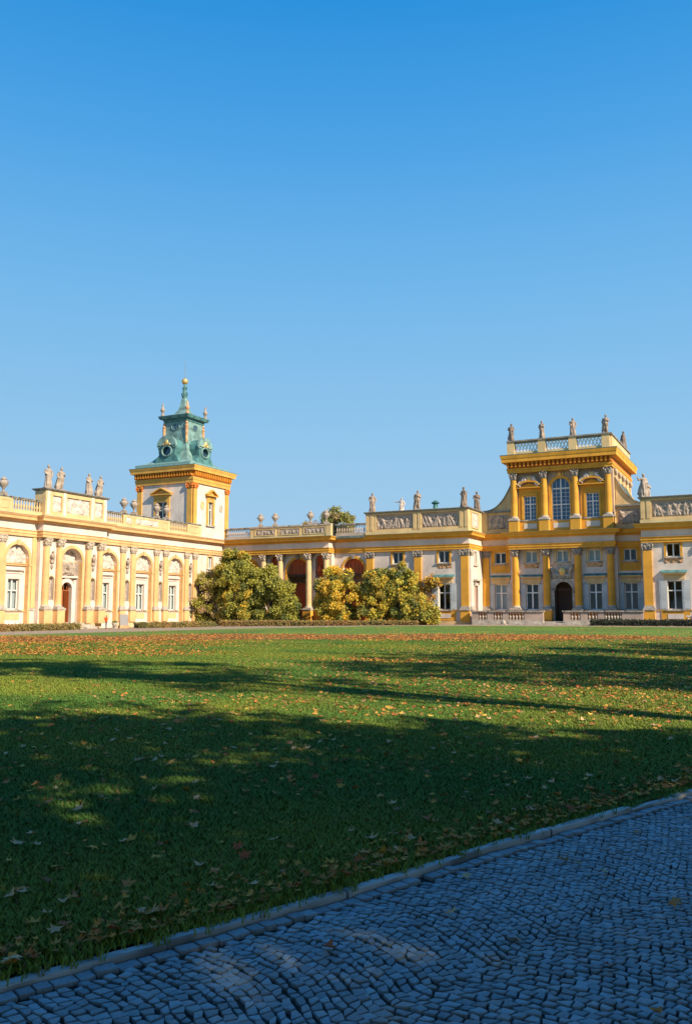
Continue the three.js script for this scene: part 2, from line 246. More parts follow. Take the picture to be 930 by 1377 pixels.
function capitalGeo(w, d, h) { // leafy capital: flared bell, two rings of leaves, corner volutes, abacus
  const k = [w, d, h].join(); if (capCache[k]) return capCache[k];
  const L = [], hw = w / 2, hd = d / 2, b = new THREE.CylinderGeometry(.62 * Math.SQRT2, .5 * Math.SQRT2, h * .84, 4).rotateY(Math.PI / 4).scale(w, 1, d).translate(0, h * .42, 0); L.push(b);
  for (const [row, y, s] of [[0, .06, .36], [1, .34, .36]]) for (let i = 0; i < 4; i++) for (let j = 0; j < 2; j++) {
    const a = i * Math.PI / 2, off = (j - .5) * (row ? .62 : .5) * w + (row ? .0 : .06 * w), ex = (i % 2 ? hw : hd) * (1.0 + row * .14);
    const lf = new THREE.SphereGeometry(1, 6, 4).scale(w * .17, h * s * .5, .09).rotateX(.35).translate(off, (y + s * .5) * h, ex + .035); L.push(lf.rotateY(a));
  }
  for (const sx of [-1, 1]) for (const sz of [-1, 1]) L.push(new THREE.CylinderGeometry(.13 * h, .13 * h, .16, 8).rotateZ(Math.PI / 2).rotateY(sx * sz * Math.PI / 4 + Math.PI / 2).translate(sx * hw * 1.2, h * .74, sz * hd * 1.22));
  L.push(B(-hw * 1.3, hw * 1.3, h * .87, h, -hd * 1.32, hd * 1.32), new THREE.SphereGeometry(.09, 6, 4).translate(0, h * .88, hd * 1.34));
  return capCache[k] = merge(L);
}
const geoCache = {}; const cached = (k, f) => geoCache[k] ||= f();
const LV = { dado0: 1.86, dado1: 2.1, base: 2.42, cap0: 8.4, cap1: 9.22 };
function pilaster(parent, u, w, o = {}) { // w: wall face it sits on
  const { wd = .78, proj = .2, v0 = LV.dado1, v1 = LV.cap1, mat = M.yellow, cap = M.capital, ped = true, turn = 0, pedMat = M.yellow, ch = .84 } = o;
  const g = sub('pilaster', parent, [u, 0, w], turn), k = [wd, proj, v0, v1, ch].join();
  shared('shaft', cached('ps' + k, () => merge(B(-wd / 2, wd / 2, v0 + .3, v1 - ch + .01, -.05, proj))), mat, g, 0, 0, 0);
  shared('base', cached('pb' + k, () => merge([B(-wd / 2 - .09, wd / 2 + .09, v0, v0 + .13, -.05, proj + .09), B(-wd / 2 - .05, wd / 2 + .05, v0 + .13, v0 + .23, -.05, proj + .05), B(-wd / 2 - .02, wd / 2 + .02, v0 + .23, v0 + .3, -.05, proj + .02)])), M.stone, g, 0, 0, 0);
  shared('capital', capitalGeo(wd, proj * 2, ch), cap, g, 0, v1 - ch, 0);
  if (ped) shared('pedestal', cached('pp' + k, () => merge([B(-wd / 2 - .1, wd / 2 + .1, .6, LV.dado0, -.05, proj + .1)])), pedMat, g, 0, 0, 0), shared('pedestal_cap', cached('pc' + k, () => merge([B(-wd / 2 - .2, wd / 2 + .2, LV.dado0 + .06, LV.dado1, -.05, proj + .2), B(-wd / 2 - .14, wd / 2 + .14, LV.dado0, LV.dado0 + .06, -.05, proj + .14)])), M.stone, g, 0, 0, 0);
  return g;
}
function column(parent, u, w, o = {}) { // w: axis
  const { r = .42, v0 = LV.dado1, v1 = LV.cap1, mat = M.yellow, cap = M.capital, ped = .6, pedMat = M.yellow, ch = .84 } = o;
  const g = sub('column', parent, [u, 0, w]), k = [r, v0, v1, ped, ch].join();
  shared('shaft', cached('cs' + k, () => { const p = []; for (let i = 0; i <= 8; i++) { const t = i / 8; p.push([r * (1 - .15 * t * t), lerp(v0 + .34, v1 - ch + .02, t)]); } return merge(lathe(p, 20)); }), mat, g, 0, 0, 0);
  shared('base', cached('cb' + k, () => merge([B(-r * 1.3, r * 1.3, v0, v0 + .12, -r * 1.3, r * 1.3), lathe([[0, v0 + .12], [r * 1.27, v0 + .12], [r * 1.3, v0 + .17], [r * 1.22, v0 + .22], [r * 1.1, v0 + .25], [r * 1.14, v0 + .3], [r * 1.02, v0 + .35], [r, v0 + .36]], 18)])), M.stone, g, 0, 0, 0);
  shared('capital', capitalGeo(r * 1.72, r * 1.72, ch), cap, g, 0, v1 - ch, 0);
  if (ped !== null) shared('pedestal', cached('cp' + k, () => merge([B(-r * 1.42, r * 1.42, ped, v0 - .22, -r * 1.42, r * 1.42)])), pedMat, g, 0, 0, 0), shared('pedestal_cap', cached('cc' + k, () => merge([B(-r * 1.5, r * 1.5, v0 - .22, v0 - .14, -r * 1.5, r * 1.5), B(-r * 1.62, r * 1.62, v0 - .14, v0 - .001, -r * 1.62, r * 1.62)])), M.stone, g, 0, 0, 0);
  return g;
}
function entablature(t, x0, x1, z0, z1, o = {}) {
  const { dy = 0, y = LV.cap1, arch = M.yellow, frieze = M.white, corn = M.yellow, flash = M.cap, out = 0 } = o, q = (p) => p.map(([a, b]) => [a + out, b + y]);
  part('architrave', ring(x0, x1, z0, z1, q([[-.3, 0], [.10, 0], [.10, .26], [.16, .27], [.16, .52], [.24, .60], [.24, .63], [-.3, .631]]), dy), arch, t);
  part('frieze', ring(x0, x1, z0, z1, q([[.07, .60], [.07, 1.4]]), dy), frieze, t);
  part('cornice', ring(x0, x1, z0, z1, q([[-.2, 1.36], [.12, 1.36], [.16, 1.44], [.26, 1.50], [.28, 1.58], [.64, 1.62], [.66, 1.84], [.74, 1.93], [.80, 2.02], [.82, 2.06], [.82, 2.085]]), dy), corn, t);
  part('cornice_flashing', ring(x0, x1, z0, z1, q([[.835, 2.075], [.845, 2.09], [.845, 2.105], [-.3, 2.15]]), dy), flash, t);
}
const balusterGeo = merge(lathe([[0, 0], [.11, 0], [.11, .06], [.06, .1], [.09, .2], [.125, .32], [.11, .45], [.06, .6], [.05, .74], [.07, .84], [.11, .88], [.11, .95], [0, .95]], 9));
function balustrade(parent, u0, u1, w, mat, railMat, o = {}) { // along local u
  const { v0 = 11.36, v1 = 12.96, n, turn = 0 } = o, g = sub('balustrade', parent, [u0, 0, w], turn), L = u1 - u0;
  part('plinth', B(0, L, v0 - .05, v0 + .38, -.17, .17), mat, g); part('rail', [B(0, L, v1 - .2, v1 - .07, -.17, .17), B(0, L, v1 - .07, v1, -.22, .22)], railMat, g);
  const N = n || Math.max(2, Math.round(L / .34)), s = (v1 - .2 - v0 - .38) / .95, bg = cached('bal' + s.toFixed(3), () => balusterGeo.clone().scale(1, s, 1));
  for (let i = 0; i < N; i++) shared('baluster', bg, mat, g, (i + .5) * L / N, v0 + .38, 0);
  return g;
}
// a window: opening must already be cut; group stands on the sill line at the wall face
function win(parent, u, v0, v1, w, wf, o = {}) {
  const { turn = 0, cols = 2, transom = .68, grid = null, frame = M.frameWhite, glass = M.glass, curtain = null, inset = .22, surround = null, sw = .22, sill = true, hood = null, shutter = 0, shMat = M.shutter, name = 'window', sproj = .07, lintel = null } = o;
  const g = sub(name, parent, [u, v0, wf], turn), H = v1 - v0, h = w / 2, z0 = -inset - .07, z1 = -inset, f = .085, L = [];
  L.push(B(-h, -h + f, 0, H, z0, z1), B(h - f, h, 0, H, z0, z1), B(-h, h, 0, f, z0, z1), B(-h, h, H - f, H, z0, z1), B(-.075, .075, 0, H, z0 - .003, z1 + .03));
  if (transom) L.push(B(-h, h, H * transom - .06, H * transom + .06, z0 - .002, z1 + .025));
  if (grid) { for (let i = 1; i < grid[0]; i++) L.push(B(-h + w * i / grid[0] - .017, -h + w * i / grid[0] + .017, 0, H, z0 + .02, z1 - .01)); for (let j = 1; j < grid[1]; j++) L.push(B(-h, h, H * j / grid[1] - .017, H * j / grid[1] + .017, z0 + .022, z1 - .012)); }
  part('frame', L, frame, g);
  const ys = transom ? [[0, H * transom], [H * transom, H]] : [[0, H]];
  for (let c = 0; c < cols; c++) for (const [a, b] of ys) { const pw = w / cols, key = `pane${pw.toFixed(3)}_${(b - a).toFixed(3)}`; shared('pane', cached(key, () => metricUV(new THREE.PlaneGeometry(pw, b - a))), glass, g, -h + (c + .5) * pw, (a + b) / 2, z0 + .03); }
  if (curtain) part('curtain', B(-h - .1, h + .1, -.05, H + .05, z0 - .2, z0 - .17), curtain, g);
  if (surround) { part('surround', [B(-h - sw, -h - .002, -.02, H + sw, -.04, sproj), B(h + .002, h + sw, -.02, H + sw, -.04, sproj), B(-h - .002, h + .002, H + .002, H + sw, -.04, sproj - .003)], surround, g); }
  if (sill) part('sill', [B(-h - sw - .08, h + sw + .08, -.16, -.022, -.04, sproj + .1)], M.stone, g);
  if (lintel) part('lintel', [B(-h - sw - .02, h + sw + .02, H + sw + .18, H + sw + .42, -.04, sproj + .01), B(-h - sw - .1, h + sw + .1, H + sw + .42, H + sw + .5, -.04, sproj + .14), B(-h - sw - .18, h + sw + .18, H + sw + .5, H + sw + .6, -.04, sproj + .24)], lintel, g);
  if (hood) {
    const y = H + .2; part('hood_frieze', [B(-h - .3, h + .3, H + .12, y + .45, -.04, .1), B(-h - .42, h + .42, y + .45, y + .55, -.04, .3), B(-h - .5, h + .5, y + .55, y + .66, -.04, .42)], M.cream, g);
    const s = extr([[0, y + .66], [.46, y + .66], [.44, y + .71], [0, y + .95]], w + 1.1, 0).rotateY(-Math.PI / 2).translate(h + .55, 0, 0); part('hood', s, hood, g);
  }
  if (shutter) for (const s of [-1, 1]) { const a = s * (h + .03), b = s * (h + .03 + shutter), x0 = Math.min(a, b), x1 = Math.max(a, b), pr = []; for (const [c, d] of [[.12, H * .32], [H * .36, H * .66], [H * .7, H - .12]]) pr.push(B(x0 + .12, x1 - .12, c, d, sproj + .06, sproj + .075)); part('shutter', [B(x0, x1, 0, H + .02, sproj + .015, sproj + .06), ...pr], shMat, g); }
  return g;
}
function archRing(u, v0, v1, rIn, wd, w0, w1) { // archivolt with jambs, as a solid lining
  const pts = archPts(u, v0, v1 + wd, rIn + wd, 18), inner = archPts(u, v0, v1, rIn, 18).reverse(); return extr([...pts, ...inner], w1 - w0, w0);
}
function pediment(parent, u, v, w, wd, h, depth, mat, curved = false) {
  const g = sub('pediment', parent, [u, v, w]), a = wd / 2; part('tympanum', extr([[-a * .85, .12], [a * .85, .12], [0, h * .82]], depth * .4, 0), mat, g);
  part('base_moulding', [B(-a, a, 0, .13, -.02, depth)], mat, g);
  for (const s of [-1, 1]) { const q = curved ? [[s * a, .13], [s * a * .55, h * .82], [0, h], [0, h + .16], [s * a * .58, h * .82 + .18], [s * a * 1.06, .18]] : [[s * a, .13], [0, h], [0, h + .17], [s * a * 1.06, .2]]; part('raking_cornice', extr(s < 0 ? q : q.reverse(), depth + .05, -.02), mat, g); }
  return g;
}
function dentils(x0, x1, z, y0, y1, d, step, wd) { const L = []; const n = Math.round((x1 - x0) / step); for (let i = 0; i < n; i++) { const x = x0 + (i + .5) * (x1 - x0) / n; L.push(B(x - wd / 2, x + wd / 2, y0, y1, z, z + d)); } return L; }

// ---------- statues and urns ----------
function statueGeo(seed, opt = {}) {
  const r = rng(seed), { armL = 0, armR = 0, nude = false, cloak = false } = opt, sway = (r() - .5) * .16;
  const sh = [sway * .6, 1.72, 0], arms = [];
  const AR = [[[.28, 1.42, .04], [.16, 1.25, .22]], [[.40, 1.55, .05], [.56, 1.82, .12]], [[.34, 1.38, -.05], [.30, 1.08, .05]], [[.3, 1.4, .08], [.06, 1.5, .26]], [[.5, 1.66, .05], [.82, 1.70, .12]]];
  for (const [s, k] of [[-1, armL], [1, armR]]) { const [e, hd] = AR[k]; arms.push([[s * .22 + sh[0], 1.68, 0], [s * e[0] + sh[0], e[1], e[2]], .085, .07], [[s * e[0] + sh[0], e[1], e[2]], [s * hd[0] + sh[0], hd[1], hd[2]], .07, .05]); }
  const ph = r() * 6;
  const f = (x, y, z) => {
    let d;
    if (nude) { d = cone(x, y, z, [sway * .5 + .1, 1.1, 0], [.12, .6, .06], .15, .1); d = smin(d, cone(x, y, z, [.12, .6, .06], [.14, .08, -.02], .1, .07), .06); d = smin(d, cone(x, y, z, [sway * .5 - .1, 1.1, 0], [-.14, .6, .02], .15, .1), .08); d = smin(d, cone(x, y, z, [-.14, .6, .02], [-.16, .08, 0], .1, .07), .06); d = smin(d, cone(x, y, z, [-.2, 1.0, -.1], [-.26, .1, -.12], .1, .16), .06); }
    else { d = cone(x, y, z, [.03, .16, 0], [sway * .5, 1.2, 0], .30, .2); d = smin(d, cone(x, y, z, [.14, .9, .12], [.12, .15, .2], .1, .12), .1); }
    d = smin(d, cone(x, y, z, [sway * .5, 1.12, 0], [sh[0], 1.58, 0], .2, .21), .12);
    d = smin(d, cone(x, y, z, [sh[0] - .19, 1.68, 0], [sh[0] + .19, 1.68, 0], .1, .1), .08);
    if (cloak) d = smin(d, cone(x, y, z, [sh[0] + .1, 1.6, -.16], [-.15, .4, -.2], .14, .24), .1);
    if (!nude || cloak) d += .022 * Math.sin(6 * Math.atan2(x, z) + 2.4 * y + ph) * sstep(1.75, 1.2, y) + .016 * Math.sin(11 * Math.atan2(x, z) - 3 * y + ph * 2) * sstep(1.6, .9, y);
    for (const [a, b, ra, rb] of arms) d = smin(d, cone(x, y, z, a, b, ra, rb), .05);
    d = smin(d, cone(x, y, z, [sh[0], 1.72, 0], [sh[0] + .01, 1.9, .02], .075, .065), .05);
    d = smin(d, cone(x, y, z, [sh[0] + .02, 1.93, .04], [sh[0] + .02, 2.06, .0], .095, .115), .04);
    const bx = Math.max(Math.abs(x) - .33, Math.abs(y - .05) - .05, Math.abs(z) - .3); return Math.min(d, bx);
  };
  return metricUV(surfaceNets(f, [-.95, -.04, -.5], [.95, 2.3, .5], .045));
}
const statueKinds = [statueGeo(1, { armL: 0, armR: 2 }), statueGeo(2, { armL: 3, armR: 0, cloak: true }), statueGeo(3, { armL: 2, armR: 3, nude: true, cloak: true }), statueGeo(4, { armL: 4, armR: 2 }), statueGeo(5, { armL: 1, armR: 0, cloak: true }), statueGeo(6, { armL: 0, armR: 3 })];
function statue(x, y, z, turn, kind, h, label, mat = M.statue, group = 'statues along the palace roofline') {
  const t = thing('statue', label, 'statue', [x, y, z], turn, group); const b = shared('figure', statueKinds[kind], mat, t, 0, 0, 0); const s = h / 2.2; b.scale.set(s * 1.16, s, s * 1.12); return t;
}
const urnBody = merge(lathe([[0, .55], [.12, .52], [.10, .62], [.30, .85], [.40, 1.08], [.41, 1.2], [.34, 1.34], [.24, 1.42], [.25, 1.48], [.31, 1.5], [.31, 1.55], [.2, 1.64], [.12, 1.7], [.09, 1.78], [0, 1.8]], 16)), urnFoot = merge([lathe([[0, .56], [.12, .55], [.1, .45], [.16, .36], [.24, .28], [0, .28]], 12), B(-.3, .3, 0, .28, -.3, .3)]);
const urnHandle = merge([-1, 1].map(s => new THREE.TorusGeometry(.13, .035, 6, 10).translate(s * .42, 1.22, 0)));
function urn(x, y, z, label, group, s = 1) { const t = thing('stone_urn', label, 'urn', [x, y, z], .3, group); t.scale.setScalar(s); shared('body', urnBody, M.statue, t, 0, 0, 0); shared('foot', urnFoot, M.statue, t, 0, 0, 0); shared('handles', urnHandle, M.statue, t, 0, 0, 0); return t; }

// ---------- the side wing (its facade faces +x; local u runs away from the camera, w outwards) ----------
const nicheFigure = statueKinds[2];
const bustGeo = merge([new THREE.SphereGeometry(.15, 8, 6).scale(.85, 1.15, .9).translate(0, 1.75, .2), new THREE.SphereGeometry(.27, 8, 6).scale(1.05, .8, .6).translate(0, 1.45, .15), cyl(.04, .16, .95, 1.25, 8, 0, .12), B(-.3, .3, 1.2, 1.3, 0, .3), new THREE.SphereGeometry(.22, 8, 6).scale(1.3, .75, .5).translate(0, .75, .1), new THREE.SphereGeometry(.17, 8, 6).scale(1, 1.6, .5).translate(0, .3, .08), new THREE.TorusGeometry(.26, .06, 5, 10, Math.PI).rotateZ(Math.PI).translate(0, .98, .1)]);
{
  const t = thing('palace_wing', 'long yellow and white palace wing with blind arches, paired pilasters and brown arched door', 'building', [-66.6, 0, 0], Math.PI / 2);
  const U0 = 46, U1 = 98.4, bays = [49.4, 55.7, 61.95, 74.92, 81.0, 87.1], door = 68.85, r0 = 64.35, r1 = 73.3, niches = [52.5, 58.9, 65.95, 71.95, 78.1, 84.15, 90.1];
  const AH = (c) => archHole(c, .55, 8.39, 2.9), NH = (c) => archHole(c, 2.95, 5.35, .74), inn = (a, b) => (c) => c > a && c < b;
  part('wall', [wall(U0, r0, -.3, 9.4, .45, 0, [...bays.filter(inn(U0, r0)).map(AH), ...niches.filter(inn(U0, r0)).map(NH)])], M.white, t);
  part('wall', [wall(r1, U1, -.3, 9.4, .45, 0, [...bays.filter(inn(r1, U1)).map(AH), ...niches.filter(inn(r1, U1)).map(NH), rectHole(94.4, 7.4, 8.95, .95)])], M.white, t);
  part('porch_wall', [wall(r0, r1, -.3, 9.4, .95, .5, [AH(door), NH(65.95), NH(71.95)])], M.white, t);
  for (const c of [65.95, 71.95]) part('niche_back', B(c - .45, c + .45, 2.8, 5.6, 0, .08), M.white, t);
  part('arch_back_wall', wall(U0, 92.2, -.3, 9.3, .3, -.452, [...bays.map(c => rectHole(c, 1.95, 4.97, 1.42)), archHole(door, .62, 4.85, 1.5)]), M.white, t);
  part('inner_wall', [B(U0, U1, -.3, 11.2, -10, -7), B(U0, U0 + .3, -.3, 11.2, -7, -.5), B(U1 - .3, U1, -.3, 11.2, -7, -.5), B(U0, U1, 5.6, 5.8, -7, -.76)], M.interior, t);
  part('roof', [B(U0 + .1, U1 - .1, 11.0, 11.31, -10, .1)], M.roof, t);
  const segs = [[U0, 47.7], [51.1, 54], [57.4, 60.2], [63.6, r0], [76.5, 79.3], [82.7, 85.4], [88.8, U1]].filter(s => s[1] > s[0]);
  for (const [a, b] of segs) part('dado_band', B(a, b, LV.dado0, LV.dado1 - .02, -.02, .09), M.stone, t);
  for (const [a, b] of segs) part('plinth', B(a, b, -.3, .6, -.02, .14), M.dado, t); for (const [a, b] of [[r0 - .1, 67.2], [70.5, r1 + .1]]) part('plinth', B(a, b, -.3, .58, .45, .66), M.dado, t);
  for (const [i, c] of bays.entries()) {
    part('archivolt', archRing(c, .56, 8.39, 1.448, .3, -.44, .07), M.wingSunYellow, t);
    relief(t, 'lunette_relief', c, 6.5, -.45, 2.9, 1.95, 100 + i, M.reliefPale, 0, .16, 2.2);
    part('impost', [B(c - 1.446, c + 1.446, 6.3, 6.44, -.45, -.24), B(c - 1.446, c + 1.446, 6.44, 6.52, -.45, -.16), B(c - 1.85, c - 1.44, 6.28, 6.52, -.1, .12), B(c + 1.44, c + 1.85, 6.28, 6.52, -.1, .12)], M.wingSunYellow, t);
    part('keystone', extr([[-.14, 0], [.14, 0], [.2, .52], [-.2, .52]], .16, 0).translate(c, 8.3, 0), M.cream, t);
    part('apron', [B(c - 1.446, c + 1.446, LV.dado0 - .1, LV.dado1 - .16, -.46, -.32), B(c - .9, c + .9, .95, 1.6, -.46, -.42)], M.cream, t);
    win(t, c, 1.97, 4.97, 1.42, -.45, { curtain: M.curtain, surround: M.white, sw: .34, lintel: M.white, transom: .62, frame: M.frame });
  }
  for (const u of [51.6, 53.4, 58.0, 59.9, 77.25, 79.0, 83.25, 85.0, 89.25, 91.0]) pilaster(t, u, 0, { wd: .74, mat: M.wingSunYellow, pedMat: M.wingSunYellow });
  part('corner_strip', [B(63.75, 64.3, LV.dado1, 9.22, -.02, .1)], M.wingSunYellow, t);
  for (const u of [65.05, 66.85, 71.05, 72.85]) column(t, u, .66, { r: .37, ped: .5, mat: M.wingSunYellow, pedMat: M.wingSunYellow });
  for (const [i, c] of niches.entries()) {
    const w = c > r0 && c < r1 ? .5 : 0;
    const n = shared('niche_figure', statueKinds[(i * 2 + 1) % 6], M.statue, t, c, 3.0, w - .22); n.scale.set(.75, .92, .6);
    part('niche_frame', archRing(c, 2.9, 5.35, .37, .09, w - .02, w + .06), M.cream, t);
    shared('bust', bustGeo, M.statue, t, c, 6.05, w);
  }
  // the door bay
  part('archivolt', archRing(door, .56, 8.39, 1.448, .32, .05, .57), M.wingSunYellow, t);
  part('impost', [B(door - 1.446, door + 1.446, 6.9, 7.02, -.45, -.3)], M.wingSunYellow, t);
  relief(t, 'lunette_relief', door, 6.3, -.44, 2.9, 2.1, 140, M.reliefPale, 0, .2, 2.4);
  part('portal', [archRing(door, .5, 4.85, .75, .38, -.46, -.1), B(door - 1.43, door - 1.14, .5, 5.1, -.46, -.25), B(door + 1.14, door + 1.43, .5, 5.1, -.46, -.25), B(door - 1.44, door + 1.44, 5.3, 5.5, -.46, .02)], M.white, t);
  relief(t, 'portal_crest', door, 5.45, -.3, 2.5, 1.5, 150, M.statue, 0, .55, 1.6);
  { const d = sub('door', t, [door, .62, -.75]); part('leaf', [B(-.74, -.03, 0, 3.3, .1, .17), B(-.62, -.14, .2, 1.0, .17, .19)], M.wood, d); part('leaf', [B(.1, .17, 0, 3.3, .12, .82)], M.wood, d); part('fanlight', [archRing(0, 3.4, 4.23, .66, .08, .1, .2), B(-.74, .74, 3.3, 3.42, .08, .2), B(-.03, .03, 3.4, 4.2, .1, .18), B(-.5, -.45, 3.4, 4.0, .1, .18), B(.45, .5, 3.4, 4.0, .1, .18)], M.wood, d); }
  const st = sub('door_steps', t, [door, 0, 0]); for (let i = 0; i < 4; i++) part('step', B(-2.3 - i * .12, 2.3 + i * .12, -.3, .56 - i * .14, -.4, .9 + i * .38), M.steps, st);
  win(t, 94.4, 7.4, 8.95, .95, 0, { transom: 0, surround: M.wingSunYellow, sw: .2, curtain: M.darkWood });
  entablature(t, U0, U1, -10, .1, { arch: M.wingSunYellow, corn: M.wingSunYellow }); entablature(t, r0 - .1, r1 + .1, -3, .92, { dy: .006, arch: M.wingSunYellow, corn: M.wingSunYellow });
  // roof parapet
  balustrade(t, 47, 50.3, .35, M.cream, M.cap.clone()); balustrade(t, 54.0, 57.2, .35, M.cream, M.cap);
  balustrade(t, 60.55, 64.35, .35, M.cream, M.cap); balustrade(t, 73.55, 76.6, .35, M.cream, M.cap); balustrade(t, 85.1, 88.7, .35, M.cream, M.cap);
  for (const [i, [a, b]] of [[50.3, 54.0], [57.2, 60.55], [76.6, 85.1], [88.7, 91.6]].entries()) {
    part('parapet_panel', [B(a, b, 11.3, 12.78, .16, .54), ...(b - a > 5 ? [[a + .4, a + 1.5], [a + 1.9, b - 1.9], [b - 1.5, b - .4]] : [[a + .4, b - .4]]).flatMap(([p, q]) => [B(p, q, 11.75, 11.82, .5, .58), B(p, q, 12.52, 12.59, .5, .58), B(p, p + .07, 11.82, 12.52, .5, .58), B(q - .07, q, 11.82, 12.52, .5, .58)])], M.cream, t);
    part('coping', [B(a, b, 12.78, 12.88, .14, .56), B(a, b, 12.88, 12.965, .09, .61)], M.cap, t);
    if (b - a > 5) { relief(t, 'parapet_relief', (a + b) / 2, 11.84, .54, 4, .65, 160 + i, M.reliefPale, 0, .1, 1.2); relief(t, 'parapet_relief', a + .95, 11.84, .54, .9, .65, 170 + i, M.reliefPale, 0, .1, 1); }
  }
  const at = [[65.35, 66.6], [67.35, 70.75], [71.5, 72.7]];
  part('attic', [extr([[r0, 11.3], [r1, 11.3], [r1, 14.12], [r0, 14.12]], .16, .82, at.map(([a, b]) => rectHole((a + b) / 2, 11.95, 13.6, b - a))), B(r0, r1, 11.3, 14.12, -.5, .82), B(r0 - .06, r1 + .06, 11.3, 11.55, .8, 1.06)], M.cream, t);
  part('attic_strips', [64.72, 66.97, 71.12, 73.08].map(c => B(c - .2, c + .2, 11.6, 14.1, .9, 1.02)), M.white, t);
  part('attic_coping', ring(r0, r1, -.5, 1.0, [[.02, 14.0], [.12, 14.06], [.24, 14.16], [.26, 14.24], [-.4, 14.3]]), M.cap, t);
  at.forEach(([a, b], i) => relief(t, 'attic_relief', (a + b) / 2, 11.95, .82, b - a, 1.65, 180 + i, M.reliefPale, 0, .13, 1.5));
}
const wy = 14.28;
statue(-66.05, wy, -64.95, 1.2, 0, 2.5, 'pale stone statue on the near corner of the wing attic');
statue(-66.05, wy, -66.75, 1.5, 2, 2.5, 'stone statue beside the near corner statue on the wing attic');
statue(-66.05, wy, -70.85, 1.6, 5, 2.45, 'stone statue on the wing attic past the wide relief, toward the tower', M.statue);
statue(-66.05, wy, -72.65, 1.7, 2, 2.45, 'stone statue on the tower end of the wing attic');
for (const [z, l] of [[59.5, 'stone urn on the wing parapet before the attic with statues'], [76.85, 'first stone urn on the wing parapet past the attic'], [78.6, 'second stone urn on the wing parapet past the attic'], [82.75, 'stone urn on the wing parapet before the tower window'], [84.6, 'stone urn on the wing parapet closest to the tower corner']]) urn(-66.25, 12.95, -z, l, 'urns on the wing parapet', 1.02);

